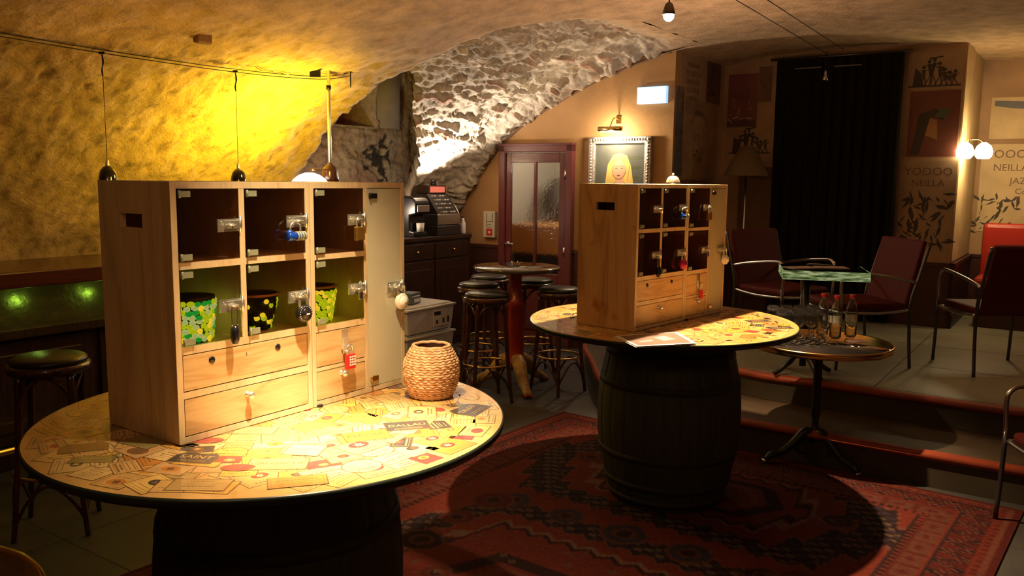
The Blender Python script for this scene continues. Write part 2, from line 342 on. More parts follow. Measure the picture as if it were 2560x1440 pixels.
def surf(name, G, cols, m, kind='structure', parent=None, mask=None, smooth=True, label=None):
    """G: (a,b,3) grid of points, cols (a,b,3) colour attribute"""
    a, b = G.shape[:2]; me = bpy.data.meshes.new(name)
    idx = np.arange(a * b).reshape(a, b)
    q = np.stack([idx[:-1, :-1], idx[1:, :-1], idx[1:, 1:], idx[:-1, 1:]], -1).reshape(-1, 4)
    if mask is not None: q = q[mask.reshape(-1)]
    me.from_pydata(G.reshape(-1, 3).tolist(), [], q.tolist())
    at = me.color_attributes.new('Col', 'FLOAT_COLOR', 'POINT')
    cc = np.ones((a * b, 4), dtype=np.float32); cc[:, :3] = cols.reshape(-1, 3); at.data.foreach_set('color', cc.ravel())
    me.polygons.foreach_set('use_smooth', [smooth] * len(me.polygons)); me.materials.append(MT[m]); me.update()
    o = bpy.data.objects.new(name, me); COL.objects.link(o)
    if parent: o.parent = parent
    tag(o, label, None, None, kind); return o
def frac(x, y, z, o=4): return noise.fractal(Vector((x, y, z)), 0.9, 2.0, o)
def clamp(x, a=0., b=1.): return a if x < a else b if x > b else x
def ss(a, b, x): t = clamp((x - a) / (b - a)); return t * t * (3 - 2 * t)
# ================================================================== ROOM
PRF = [(5.62, -0.05), (5.62, 1.15), (5.45, 1.43), (5.27, 1.68), (5.0, 1.99), (4.68, 2.22), (4.31, 2.40), (3.88, 2.58), (3.47, 2.72), (3.12, 2.80), (2.56, 2.87), (2.0, 2.89), (1.46, 2.88), (0.95, 2.86), (-1, 2.82), (-3.2, 2.75)]
def resample(pts, ds):
    P = np.array(pts, float); L = np.r_[0, np.cumsum(np.hypot(*np.diff(P, axis=0).T))]
    k = max(2, int(L[-1] / ds)); t = np.linspace(0, L[-1], k)
    return np.stack([np.interp(t, L, P[:, 0]), np.interp(t, L, P[:, 1])], 1)
def smooth(P, it=6):
    P = P.copy()
    for _ in range(it): P[1:-1] = (P[:-2] + 2 * P[1:-1] + P[2:]) / 4
    return P
PRO = smooth(resample(PRF, 0.032), 10)
TAN = np.gradient(PRO, axis=0); TAN /= np.hypot(*TAN.T)[:, None]
NOR = np.stack([-TAN[:, 1], TAN[:, 0]], 1)      # check direction: outward (n+, z+)
if NOR[10, 0] < 0: NOR = -NOR
PA_N = [2.86, 3.11, 3.42, 3.70, 4.09, 4.37, 4.74, 4.94, 5.1, 5.7]; PA_P = [5.83, 5.38, 5.07, 4.89, 4.82, 4.74, 4.73, 4.67, 4.70, 4.70]
def pa(n, z):
    if z < 1.9: return 4.70
    return float(np.interp(n, PA_N, PA_P))
def to3(p, n, z): q = PD * p + ND * n; return (q.x, q.y, z)
def vdisp(p, n, z):
    rough = ss(2.62, 2.2, z) * (1 - 0.35 * ss(1.3, 0.9, z))
    f = frac(p * 3.2, n * 3.2, z * 3.2, 4) * (0.010 + 0.016 * rough) + frac(p * 14, n * 14, z * 14, 3) * (0.002 + 0.014 * rough) + frac(p * 30, n * 30, z * 30, 2) * (0.001 + 0.009 * rough)
    return f
def sheet(rows, pfun0, pfun1, NP, name, matn, colf, dispf):
    G = np.zeros((len(rows), NP, 3)); C = np.zeros((len(rows), NP, 3))
    for i, r in enumerate(rows):
        n, z = PRO[r]; nn, nz_ = NOR[r]; a = pfun0(n, z); b = pfun1(n, z)
        for j in range(NP):
            p = a + (b - a) * j / (NP - 1); d, c = dispf(p, n, z), colf(p, n, z)
            G[i, j] = to3(p, n + nn * d, z + nz_ * d); C[i, j] = c
    return G, C
def plaster_col(p, n, z):
    v = frac(p * 1.3, n * 1.3, z * 1.3 + 9, 3); s = clamp(0.5 + v)
    a = (0.60, 0.41, 0.24); b = (0.54, 0.37, 0.215)
    dk = ss(0.30, 0.60, frac(p * 16 + 3, n * 16, z * 16, 3)) * 0.45 * ss(2.75, 2.3, z)
    return [(a[i] * s + b[i] * (1 - s)) * (1 - dk) for i in range(3)]
rowsN = [i for i in range(len(PRO)) if PRO[i, 0] > 2.84]
ripple = lambda n, z: 0.035 * noise.noise(Vector((n * 7, z * 7, 3)))
G, C = sheet(rowsN, lambda n, z: -2.2 if False else 0.6, lambda n, z: pa(n, z) + ripple(n, z), 190, 'x', 'x', plaster_col, vdisp)
# free edge returned outwards so the arris has thickness
Ge = G[:, -1:, :].copy(); Ce = C[:, -1:, :]
for i, r in enumerate(rowsN):
    nn, nz_ = NOR[r]; Ge[i, 0] += np.array([ND.x * nn * .30 + PD.x * .02, ND.y * nn * .30 + PD.y * .02, nz_ * .30])
surf('ceiling', np.concatenate([G, Ge], 1), np.concatenate([C, Ce], 1), 'plaster_rough')
G, C = sheet(rowsN, lambda n, z: -2.2, lambda n, z: 0.6, 30, 'x', 'x', plaster_col, vdisp)
surf('wall_left', G, C, 'plaster_rough')
rowsC = [i for i in range(len(PRO)) if PRO[i, 0] < 2.90]
G, C = sheet(rowsC, lambda n, z: -2.2, lambda n, z: 9.9, 240, 'x', 'x', plaster_col, vdisp)
surf('ceiling', G, C, 'plaster_rough')
rowsD = [i for i in range(len(PRO)) if 2.84 < PRO[i, 0] < 3.35]
G, C = sheet(rowsD, lambda n, z: 7.05, lambda n, z: 9.9, 60, 'x', 'x', plaster_col, vdisp)
surf('ceiling', G, C, 'plaster_rough')
# stone bay between the arris and the door wall
PE = [(1.10, 6.35), (1.50, 6.28), (1.75, 6.14), (1.99, 5.83), (2.20, 5.45), (2.36, 5.12), (2.42, 4.78), (2.46, 4.6)]
def pe(n, z):
    if n > 4.15: 
        return max(pa(n, z) - .06, float(np.interp(z, [q[0] for q in PE], [q[1] for q in PE])) + 0.04 * noise.noise(Vector((z * 12, 1, 1))))
    return pa(n, z) - .06
def stone_parts(p, s, w_=1.0):
    q = Vector((p * 4.2 + 0.9 * noise.noise(Vector((p * 5, s * 5, 7))), s * 15 + 1.3 * noise.noise(Vector((p * 3, s * 5, 2))), 0.3))
    d, pts = noise.voronoi(q)
    e = d[1] - d[0]; cell = noise.cell(pts[0] * 7.3)
    return ss(0.02, 0.30, e), cell, noise.cell(pts[0] * 3.1 + Vector((5, 5, 5)))
SL = np.r_[0, np.cumsum(np.hypot(*np.diff(PRO, axis=0).T))]
def fine_rows(n0, n1, ds):
    lo = [i for i in range(len(PRO)) if n0 <= PRO[i, 0] <= n1]; s0, s1 = SL[lo[0]], SL[lo[-1]]
    t = np.arange(s0, s1, ds); return np.stack([np.interp(t, SL, PRO[:, 0]), np.interp(t, SL, PRO[:, 1]), np.interp(t, SL, NOR[:, 0]), np.interp(t, SL, NOR[:, 1]), t], 1)
FR = fine_rows(2.86, 5.63, 0.013); NP = 190
G = np.zeros((len(FR), NP + 1, 3)); C = np.zeros((len(FR), NP + 1, 3))
for i, (n, z, nn, nz_, s) in enumerate(FR):
    a = pe(n, z)
    for j in range(NP):
        p = a + (7.12 - a) * j / (NP - 1)
        m, c1, c2 = stone_parts(p, s)
        fade = ss(2.98, 3.35, n) 
        base = 0.10 * ss(2.90, 3.30, n) * (1 - 0.92 * ss(6.75, 7.05, p))
        d = base - (0.030 * m * (0.35 + 0.9 * c1)) * fade + frac(p * 9, s * 12, 4, 5) * 0.018 * (0.3 + fade) + frac(p * 2, s * 2, 8, 2) * 0.03 * fade
        if n > 5.0: d *= 0.8
        G[i, j] = to3(p, n + nn * d, z + nz_ * d)
        tone = 1.02 + 0.36 * c2
        st = (0.56 * tone, 0.475 * tone, 0.37 * tone)
        if c1 > 0.86: st = (0.48, 0.30, 0.22)
        mo = (0.52, 0.44, 0.35)
        col = [mo[q] * (1 - m) + st[q] * m for q in range(3)]
        pl = plaster_col(p, n, z); f2 = fade
        C[i, j] = [pl[q] * (1 - f2) + col[q] * f2 for q in range(3)]
# column 0 becomes the reveal of the free edge
Ed = np.zeros((len(FR), 1, 3)); 
for i, (n, z, nn, nz_, s) in enumerate(FR):
    k = ss(4.15, 4.4, n); e = G[i, 0]
    Ed[i, 0] = e + np.array([ND.x, ND.y, 0]) * (0.06 + 0.44 * k) * max(nn, .3) + np.array([0, 0, 1]) * 0.22 * nz_ + np.array([PD.x, PD.y, 0]) * 0.42 * k
G = np.concatenate([Ed, G[:, :NP]], 1); C = np.concatenate([C[:, :1], C[:, :NP]], 1)
surf('wall_stone_arch', G, C, 'stone_rough')
# alcove back wall with a niche and a soot mark
rnd = random.Random(3); segs = []
def branch(p, z, a, L, w_, d):
    q = (p + math.cos(a) * L, z + math.sin(a) * L); segs.append((p, z, q[0], q[1], w_))
    if d > 0:
        for _ in range(2 if d > 1 else 1): branch(q[0], q[1], a + rnd.uniform(-1.0, 1.0), L * rnd.uniform(.6, .9), w_ * .75, d - 1)
PC, ZC = 6.50, 1.86
for a in (0.1, .5, 0.9, 1.5, 1.9, 2.5, 2.9, 3.5, 5.6): branch(PC + rnd.uniform(-.10, .10), ZC + rnd.uniform(-.06, .06), a, 0.075, 0.012, 2)
branch(PC + .02, ZC, -1.35, 0.16, 0.032, 2)
NI, NJ = 190, 230
G = np.zeros((NI, NJ, 3)); C = np.zeros((NI, NJ, 3)); NB = 6.15
for i in range(NI):
    z = 0.9 + 1.95 * i / (NI - 1)
    for j in range(NJ):
        p = 4.3 + 3.0 * j / (NJ - 1)
        d = frac(p * 4, z * 4, 2, 4) * 0.05 + frac(p * 15, z * 15, 5, 3) * 0.016
        v = clamp(.5 + frac(p * 2.2, z * 2.2, 11, 3)); col = [0.50 * v + 0.36 * (1 - v), 0.42 * v + 0.25 * (1 - v), 0.32 * v + 0.19 * (1 - v)]
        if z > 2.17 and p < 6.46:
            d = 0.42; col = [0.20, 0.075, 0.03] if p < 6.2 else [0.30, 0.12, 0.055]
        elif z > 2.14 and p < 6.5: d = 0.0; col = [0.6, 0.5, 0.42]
        dm = 9
        for (ax, az, bx, bz, w_) in segs:
            vx, vz = bx - ax, bz - az; t = clamp(((p - ax) * vx + (z - az) * vz) / (vx * vx + vz * vz)); dd = math.hypot(p - ax - vx * t, z - az - vz * t) - w_
            if dd < dm: dm = dd
        dm = min(dm, math.hypot((p - PC) * .8, z - ZC) - .085) + 0.085 * frac(p * 13, z * 13, 1, 4)
        k = ss(0.022, -0.012, dm) * .95
        col = [c * (1 - k) + 0.025 * k for c in col]; d += 0.02 * k
        G[i, j] = to3(p, NB + d, z); C[i, j] = col
surf('wall_alcove', G, C, 'stone_rough')
mb = MB(); 
mb.lathe([(0.16, 2.16), (0.165, 2.4), (0.16, 2.9)], 'offwhite_paint', 20); o = mb.build('trim_3', None, W(6.66, 6.20, 0), kind='structure')
o.data.materials[0] = MT['I_rock']
mb = MB(); mb.box(4.2, 7.6, 5.0, 6.9, 2.86, 2.92, 'plaster_tan'); mb.box(7.3, 7.4, 5.5, 6.9, 0, 2.9, 'plaster_tan'); mb.box(4.2, 4.3, 5.64, 6.9, 0, 2.9, 'plaster_tan'); mb.box(4.2, 7.4, 6.6, 6.7, 0, 2.9, 'plaster_tan')
mb.box(4.3, 7.3, 5.75, 6.6, 0, 0.95, 'plaster_tan')
mb.build('wall_alcove_shell', rz=RZ, kind='structure')
# door wall under the vault
pts = [(7.1, -(-5.9), 0.0)]
arch = [(n, z) for n, z in PRO if 3.12 <= n]
mb = MB()
DN0, DN1, DZT = 4.14, 4.97, 1.975
def wpoly(pl):
    k = len(pl); mb.add([(7.1, b, c) for b, c in pl] + [(7.2, b, c) for b, c in pl], [tuple(range(k))[::-1], tuple(range(k, 2 * k))] + [(i, (i + 1) % k, k + (i + 1) % k, k + i) for i in range(k)], 'plaster_tan')
ac = [(float(n) + .06, float(z) + .10) for n, z in arch if z > 1.2]
def zat(n_): return float(np.interp(n_, [a[0] for a in ac[::-1]], [a[1] for a in ac[::-1]]))
wpoly([(5.9, 0), (5.9, 1.2)] + [a for a in ac if a[0] > DN1] + [(DN1, zat(DN1)), (DN1, 0)])
wpoly([(DN0, 0), (DN0, zat(DN0))] + [a for a in ac if a[0] < DN0] + [(3.12, 2.95), (3.12, 0)])
wpoly([(DN1, DZT), (DN1, zat(DN1))] + [a for a in ac if DN0 < a[0] < DN1] + [(DN0, zat(DN0)), (DN0, DZT)])
mb.build('wall_back', rz=RZ, kind='structure')
mb = MB(); mb.tube([(7.095, float(n) + .004 - 0.0, float(z) + .004 + 0.012 * noise.noise(Vector((n * 5, z * 5, 0)))) for n, z in arch if z > 1.2][::3], 0.011, 'I_brown', 6, sub=1)
mb.build('trim_1', rz=RZ, kind='structure')
mb = MB(); mb.box(7.075, 7.10, 4.99, 5.65, 0, 0.955, 'dado'); mb.box(7.065, 7.10, 4.99, 5.65, 0.945, 0.975, 'dado'); mb.box(7.075, 7.10, 3.12, 4.12, 0, 0.955, 'dado'); mb.box(7.065, 7.10, 3.12, 4.12, .945, .975, 'dado')
mb.build('trim_2', rz=RZ, kind='structure')
# corridor added behind the rippled door glass to give its reflections
mb = MB(); mb.box(8.9, 9.0, 3.3, 6.0, 0, 2.5, 'corridor_wall'); mb.box(7.201, 9.0, 3.25, 3.3, 0, 2.5, 'corridor_wall'); mb.box(7.42, 9.0, 5.4, 5.5, 0, 2.5, 'corridor_wall'); mb.box(7.201, 9.0, 3.25, 5.5, 2.45, 2.5, 'corridor_wall')
mb.build('wall_corridor', rz=RZ, kind='structure')
# other walls
def wallbox(name, x0, x1, y0, y1, m='poster_paper'):
    mb = MB(); mb.box(x0, x1, y0, y1, 0, 3.1, m); return mb.build(name, rz=RZ, kind='structure')
mat('poster_paper', (0.34, 0.205, 0.115), 0.75, var=0.25, vscale=2.5, bump=0.15, bscale=20)
wallbox('wall_recess', 7.21, 8.3, 3.12, 3.22); wallbox('wall_curtain', 8.3, 8.42, 0.97, 3.22)
wallbox('wall_pillar', 8.421, 9.6, 0.97, 1.07); wallbox('wall_far', 9.6, 9.7, -3.2, 1.07); wallbox('wall_right', -2.2, 9.6, -3.3, -3.2); wallbox('wall_near', -2.35, -2.21, -3.2, 5.9, 'plaster_tan')
mb = MB()
for a in ((8.27, 8.299, 0.94, 3.1), (8.27, 9.6, 0.94, 0.969), (9.57, 9.599, -3.2, 0.94)):
    mb.box(a[0], a[1], a[2], a[3], 0.3, 0.93, 'dado'); mb.box(a[0] - .012, a[1], a[2] - .012, a[3], 0.93, 0.96, 'dado'); mb.box(a[0] - .015, a[1], a[2] - .015, a[3], 0.38, 0.50, 'dado')
mb.build('trim_4', rz=RZ, kind='structure')
# floors and steps
mb = MB(); mb.box(-2.3, 9.7, -3.3, 6.0, -0.1, 0, 'floor_stone')
for i in range(-3, 15): mb.box(i * .62, i * .62 + .008, -3.2, 5.6, 0, 0.0006, 'grout')
for i in range(-5, 9): mb.box(-2.2, 7.1, i * .62, i * .62 + .008, 0, 0.0006, 'grout')
mb.build('floor', rz=RZ, kind='structure')
st1 = [(4.97, -3.19), (4.97, 1.9), (5.03, 2.3), (5.22, 2.68), (5.5, 2.94), (5.95, 3.25), (6.45, 3.6), (7.06, 3.85)]
st2 = [(5.52, -3.19), (5.52, 1.7), (5.62, 2.05), (5.88, 2.35), (6.3, 2.62), (7.06, 2.95)]
def curve2(P): 
    q = P[1:]; out = [P[0]]
    for i in range(len(q) - 1):
        p0 = q[max(i - 1, 0)]; p1 = q[i]; p2 = q[i + 1]; p3 = q[min(i + 2, len(q) - 1)]
        for t in (0, .25, .5, .75): out.append(tuple(.5 * (2 * p1[k] + (p2[k] - p0[k]) * t + (2 * p0[k] - 5 * p1[k] + 4 * p2[k] - p3[k]) * t * t + (3 * p1[k] - p0[k] - 3 * p2[k] + p3[k]) * t ** 3) for k in (0, 1)))
    out.append(q[-1]); return out
s1 = curve2(st1); s2 = curve2(st2)
mb = MB(); mb.prism([(a, b, 0.001) for a, b in s1 + [(7.06, 3.12), (7.5, 3.12), (7.5, -3.19)]][::-1], 0.198, 'step_tile')
o = mb.build('floor_step', rz=RZ, kind='structure'); 
mb = MB(); mb.prism([(a, b, 0.2) for a, b in s2 + [(7.22, 2.95), (7.22, 3.115), (8.29, 3.115), (8.29, 0.94), (9.56, .94), (9.56, -3.19)]][::-1], 0.18, 'stage_tile')
for i in range(6): mb.box(5.56 + i * .86, 5.566 + i * .86, -3.1, 1.7, .38, .3806, 'grout')
for i in range(-3, 2): mb.box(5.56, 8.2, i * .92 + .1, i * .92 + .106, .38, .3806, 'grout')
mb.build('floor_stage', rz=RZ, kind='structure')
mb = MB()
for s, z in ((s1, 0.178), (s2, 0.356)): mb.tube([(a - .004, b, z) for a, b in s], 0.030, 'nosing', 4, sub=1)
mb.build('trim_5', rz=RZ, kind='structure')
for nm, s, z0, z1 in (('trim_6', s1, 0.002, .165), ('trim_7', s2, .201, .345)):
    mb = MB(); vs = []; fs = []
    for a, b in s: vs += [(a - .006, b, z0), (a - .006, b, z1)]
    for i in range(len(s) - 1): fs.append((2 * i, 2 * i + 1, 2 * i + 3, 2 * i + 2))
    mb.add(vs, fs, 'riser'); mb.build(nm, rz=RZ, kind='structure')
# ------------------------------------------------------------------ carpet
def build_carpet():
    Wd, Ln, res = 2.84, 5.6, 0.0135
    na, nb = int(Ln / res), int(Wd / res)
    A, B = np.meshgrid((np.arange(na) + .5) * res, (np.arange(nb) + .5) * res, indexing='ij')
    C = np.zeros((na, nb, 3)); red = np.array((0.30, 0.050, 0.024)); dark = np.array((0.035, 0.016, 0.014)); dred = np.array((0.17, 0.026, 0.018)); pale = np.array((0.30, 0.105, 0.06)); blk = np.array((0.020, 0.018, 0.022)); cream = np.array((0.42, 0.27, 0.15)); blue = np.array((0.05, 0.055, 0.08))
    C[:] = red
    d = np.minimum(np.minimum(A, Ln - A), np.minimum(B, Wd - B)) / .70
    along = np.where(np.minimum(A, Ln - A) < np.minimum(B, Wd - B), B, A)
    def setm(m, c): C[m] = c
    setm(d < .05, dred); setm((d > .05) & (d < .085), pale); setm((d >= .085) & (d < .12) & ((along / .05) % 1 < .5), dred)
    m = (d > .14) & (d < .35); setm(m, dred)
    z = np.abs(((along / .13) % 1) - .5) * 2; t = (d - .14) / .21
    setm(m & (np.abs(t - z) < .12), blk); setm(m & (np.abs(t - z) > .12) & (np.abs(t - z) < .2), pale); setm(m & (np.abs(t - (z - .45)) < .07), dark)
    setm((d > .135) & (d < .15), blk); setm((d > .34) & (d < .355), blk)
    m = (d > .37) & (d < .53); setm(m, pale * .72)
    q = (along / .15) % 1; t = (d - .37) / .16
    setm(m & ((np.abs(q - .5) > .42) | (np.abs(t - .5) > .42)), dred); setm(m & (np.abs(q - .5) + np.abs(t - .5) < .22), dred)
    setm((d > .53) & (d < .57) & ((along / .04) % 1 < .55), dark); setm((d > .57) & (d < .58), blk)
    F = d > .59
    def hexa(a0, b0, H, Wx):
        da = np.abs(A - a0) / H; db = np.abs(B - b0) / Wx
        return np.maximum(da, db + da * .30 - 0.0)
    ser = 0.030 * (np.abs(((B / .12) % 1) - .5) * 2 - .5)
    for (a0, b0, H, Wx) in ((.78, 1.42, .52, 0.95), (2.45, 1.42, .82, 0.95), (4.4, 1.42, .75, .95)):
        h = hexa(a0, b0, H, Wx); hh = (h - 1) * H + ser * 1.5
        m = F & (np.abs(hh) < .070); setm(F & (np.abs(hh) < .082), pale); setm(m, blk)
        mosaic = ((np.floor(A / .027) + np.floor(B / .04)) % 3 == 0) & (np.abs(hh) < .05); setm(F & mosaic, cream * .55)
        mos2 = ((np.floor(A / .027) + 2 * np.floor(B / .04)) % 4 == 0) & (np.abs(hh) < .06); setm(F & mos2, blue)
        setm(F & (np.abs(hh + .17) < .012), cream * .8); setm(F & (np.abs(hh + .20) < .012), dark)
        inner = F & (hh < -.22); setm(inner, red * .85 + dred * .15)
        rs = hexa(a0, b0, H * .42, Wx * .45); setm(F & (np.abs(rs - 1) < .10), dark); setm(F & (np.abs(rs - .75) < .06), pale); setm(F & (rs < .55), dred); setm(F & (rs < .3), pale * .8); setm(F & (rs < .16), blk)
    rr = random.Random(5)
    spots = [(1.55 + i * 0.0, .75 + .33 * i) for i in range(5)] + [(1.62, .68), (.72, .7), (.75, 2.15), (2.2, .72), (3.0, .72), (2.2, 2.15), (3.1, 2.15), (3.65, .8), (3.65, 1.5), (3.65, 2.1), (1.5, 2.2), (2.4, 1.0), (2.9, 1.0), (2.4, 1.85), (2.9, 1.85), (1.9, .68)]
    for a0, b0 in spots:
        s = rr.uniform(.075, .12); k = np.maximum(np.maximum(np.abs(A - a0), np.abs(B - b0)) / s, (np.abs(A - a0) + np.abs(B - b0)) / (1.35 * s))
        c = [dred, dark, blue][rr.randrange(3)]
        setm(F & (k < 1), pale * .7); setm(F & (k < .86), c); setm(F & (k < .5), pale * .6); setm(F & (k < .32), dark)
    xs = [(rr.uniform(.6, 5), rr.uniform(.62, 2.2)) for _ in range(60)]
    for a0, b0 in xs: setm(F & (np.abs(A - a0) < .022) & (np.abs(B - b0) < .006) | F & (np.abs(B - b0) < .022) & (np.abs(A - a0) < .006), cream * .5)
    # geometry: corner (p 5.03, n 2.975)
    th = math.radians(3.6); ua = PD * (-math.cos(th)) + ND * math.sin(th); ub = -ND * math.cos(th) - PD * math.sin(th)
    o3 = PD * 5.035 + ND * 2.975
    ga = np.arange(na + 1) * res; gb = np.arange(nb + 1) * res
    GA, GB = np.meshgrid(ga, gb, indexing='ij')
    X = o3.x + ua.x * GA + ub.x * GB; Y = o3.y + ua.y * GA + ub.y * GB
    Cv = np.zeros((na + 1, nb + 1, 3)); Cv[:na, :nb] = C; Cv[na, :nb] = C[-1]; Cv[:, nb] = Cv[:, nb - 1]
    Z = np.full_like(X, 0.009)
    G = np.stack([X, Y, Z], -1)
    keep = np.ones((na, nb), bool)
    # edge skirts down to the floor
    Cv = 0.25 * Cv ** 1.0 * np.array((1.0, 0.9, 1.1)) + 0.42 * np.array((0.02, 0.006, 0.004)); G2 = np.zeros((na + 3, nb + 3, 3)); G2[1:-1, 1:-1] = G; G2[0, 1:-1] = G[0]; G2[-1, 1:-1] = G[-1]; G2[:, 0] = G2[:, 1]; G2[:, -1] = G2[:, -2]
    G2[0, :, 2] = G2[-1, :, 2] = 0.0012; G2[:, 0, 2] = G2[:, -1, 2] = 0.0012
    C2 = np.zeros_like(G2); C2[1:-1, 1:-1] = Cv; C2[0] = C2[1]; C2[-1] = C2[-2]; C2[:, 0] = C2[:, 1]; C2[:, -1] = C2[:, -2]
    o = surf('patterned_carpet', G2, C2, 'carpet_wool', kind=None, smooth=False)
    tag(o, 'large red oriental carpet with dark zigzag border and medallions on the floor', 'carpet')
build_carpet()
# ================================================================== BARREL TABLES
def barrel(name, loc, label):
    t = thing(name, label, 'barrel', loc)
    H = ZT - 0.0305 - loc[2]
    prof = []
    for i in range(25):
        u = i / 24; z = 0.004 + (H - .004) * u; r = 0.290 + 0.080 * math.sin(PI * u) ** 0.9; prof.append((r, z))
    mb = MB(); vs = []; fs = []; seg = 120
    for r, z in prof:
        for i in range(seg):
            a = 2 * PI * i / seg; g = 0.004 if i % 5 == 0 else 0.0
            vs.append(((r - g) * math.cos(a), (r - g) * math.sin(a), z))
    for j in range(len(prof) - 1):
        for i in range(seg): k = (i + 1) % seg; fs.append((j * seg + i, j * seg + k, (j + 1) * seg + k, (j + 1) * seg + i))
    fs.append(tuple(range(seg))[::-1]); fs.append(tuple((len(prof) - 1) * seg + i for i in range(seg)))
    mb.add(vs, fs, 'barrel_wood'); mb.build('staves', t)
    for u in (0.04, 0.13, 0.30, 0.70, 0.87, 0.96):
        z = .004 + (H - .004) * u; r = lambda q: 0.290 + 0.080 * math.sin(PI * clamp(q)) ** 0.9
        du = 0.018
        m2 = MB(); m2.lathe([(r(u - du) + .001, z - .017), (r(u - du) + .004, z - .017), (r(u + du) + .004, z + .017), (r(u + du) + .001, z + .017)], 'hoop_iron', 60, cap=False); m2.build('hoop', t)
    return t
barrel('wooden_barrel', (TA.x, TA.y, 0.0095), 'dark wooden barrel holding up the nearest round label-covered table top')
barrel('wooden_barrel', (BB.x, BB.y, 0.0095), 'dark green-brown wooden barrel standing on the carpet under the farther round table top')
def tabletop(loc, label, seed, rot, special):
    t = thing('round_table_top', label, 'table top', (loc.x, loc.y, ZT - 0.03))
    mb = MB(); mb.lathe([(0.001, 0), (TR - .012, 0), (TR - .002, .008), (TR, .018), (TR, .024), (TR - .003, .0285), (0.001, .0285)], 'table_edge', 128, cap=False); mb.build('board', t)
    mb = MB(); rr = random.Random(seed); z0 = .0287
    mb.poly([(math.cos(a) * (TR - .006), math.sin(a) * (TR - .006), z0) for a in [2 * PI * i / 128 for i in range(128)]], 'L_cream')
    lay = 0
    def label_at(x, y, ang, w_, h_, base, kind, txt=None):
        nonlocal lay
        lay += 1; z = z0 + 0.00008 + (lay % 23) * 0.00003
        T = Matrix.Translation((x, y, z)) @ Matrix.Rotation(ang, 4, 'Z')
        R = lambda a, b, c, d, m, dz=0: mb.poly([(a, c, dz), (b, c, dz), (b, d, dz), (a, d, dz)], m, T)
        if w_ / 2 > .2: return
        def fits(): return all(math.hypot(x + math.cos(ang) * sx * w_ / 2 - math.sin(ang) * sy * h_ / 2, y + math.sin(ang) * sx * w_ / 2 + math.cos(ang) * sy * h_ / 2) < TR - .008 for sx in (-1, 1) for sy in (-1, 1))
        if not fits(): return
        bd = 'L_ink' if base in ('L_orange', 'L_olive', 'L_red', 'L_brown') else 'L_edge'
        if kind == 7:
            mb.poly([(w_ / 2 * math.cos(q), h_ / 2 * math.sin(q), 0) for q in [2 * PI * i / 28 for i in range(28)]], bd, T); mb.poly([(w_ * .47 * math.cos(q), h_ * .46 * math.sin(q), .00001) for q in [2 * PI * i / 28 for i in range(28)]], base, T)
        elif kind == 8:
            P = [(-.5, -.5), (.5, -.5), (.5, .2), (.32, .5), (0, .38), (-.32, .5), (-.5, .2)]; mb.poly([(a * w_, b * h_, 0) for a, b in P], bd, T); mb.poly([(a * w_ * .94, b * h_ * .94, .00001) for a, b in P], base, T)
        else:
            R(-w_ / 2, w_ / 2, -h_ / 2, h_ / 2, bd); e = .0028; R(-w_ / 2 + e, w_ / 2 - e, -h_ / 2 + e, h_ / 2 - e, base, .00001)
        ink = 'L_ink' if base != 'L_dark' else 'L_cream'
        if kind in (1, 3, 5, 6):   # inner rule
            e = .009; q = .0009
            for a in ((-w_ / 2 + e, w_ / 2 - e, -h_ / 2 + e, -h_ / 2 + e + q), (-w_ / 2 + e, w_ / 2 - e, h_ / 2 - e - q, h_ / 2 - e), (-w_ / 2 + e, -w_ / 2 + e + q, -h_ / 2 + e, h_ / 2 - e), (w_ / 2 - e - q, w_ / 2 - e, -h_ / 2 + e, h_ / 2 - e)): R(*a, ink, .00002)
        if txt:
            TT = T @ Matrix.Translation((0, h_ * .05, .00003)); addtext(mb, txt, TT, ink, min(w_ / len(txt) * 1.35, h_ * .42)) if False else mb.add([(a * min(w_ / len(txt) * 1.35, h_ * .42), b * min(w_ / len(txt) * 1.35, h_ * .42), 0) for a, b, c in textgeo(txt)[0]], textgeo(txt)[1], ink, False, TT)
            for i in range(2): R(-w_ * .32, w_ * .32, -h_ * (.26 + .09 * i), -h_ * (.26 + .09 * i) + .0012, ink, .00002)
        else:
            yy = h_ * .30
            if kind in (2, 3, 6):
                q = min(w_, h_) * rr.uniform(.16, .26); cm = rr.choice(['L_red', 'L_red', 'L_olive', 'L_brown', 'L_orange', 'L_dark'])
                mb.poly([(q * 1.3 * math.cos(a), h_ * .12 + q * math.sin(a), .00002) for a in [2 * PI * i / 20 for i in range(20)]], cm, T)
                mb.poly([(q * .6 * math.cos(a + 1) * (1.2 if i % 2 else .6), h_ * .12 + q * .6 * math.sin(a + 1) * (1.2 if i % 2 else .6), .00003) for i, a in enumerate([2 * PI * i / 12 for i in range(12)])], rr.choice(['L_ink', 'L_pale', 'L_brown']), T); yy = -h_ * .18
            while yy > -h_ * .38:
                lw = rr.uniform(.2, .4) * w_; th = rr.choice([.0014, .0022, .0045]); x_ = -lw
                while x_ < lw:       # broken strokes read as small print
                    s_ = rr.uniform(.003, .011); R(x_, min(lw, x_ + s_), yy - th, yy, ink, .00002); x_ += s_ + .002
                yy -= th + rr.uniform(.004, .011)
    bases = ['L_cream'] * 5 + ['L_yellow'] * 4 + ['L_pale'] * 4 + ['L_sand'] * 4 + ['L_straw'] * 3 + ['L_orange'] * 2 + ['L_tan'] * 1 + ['L_olive', 'L_dark', 'L_red', 'L_cream', 'L_cream']
    r = 0.05
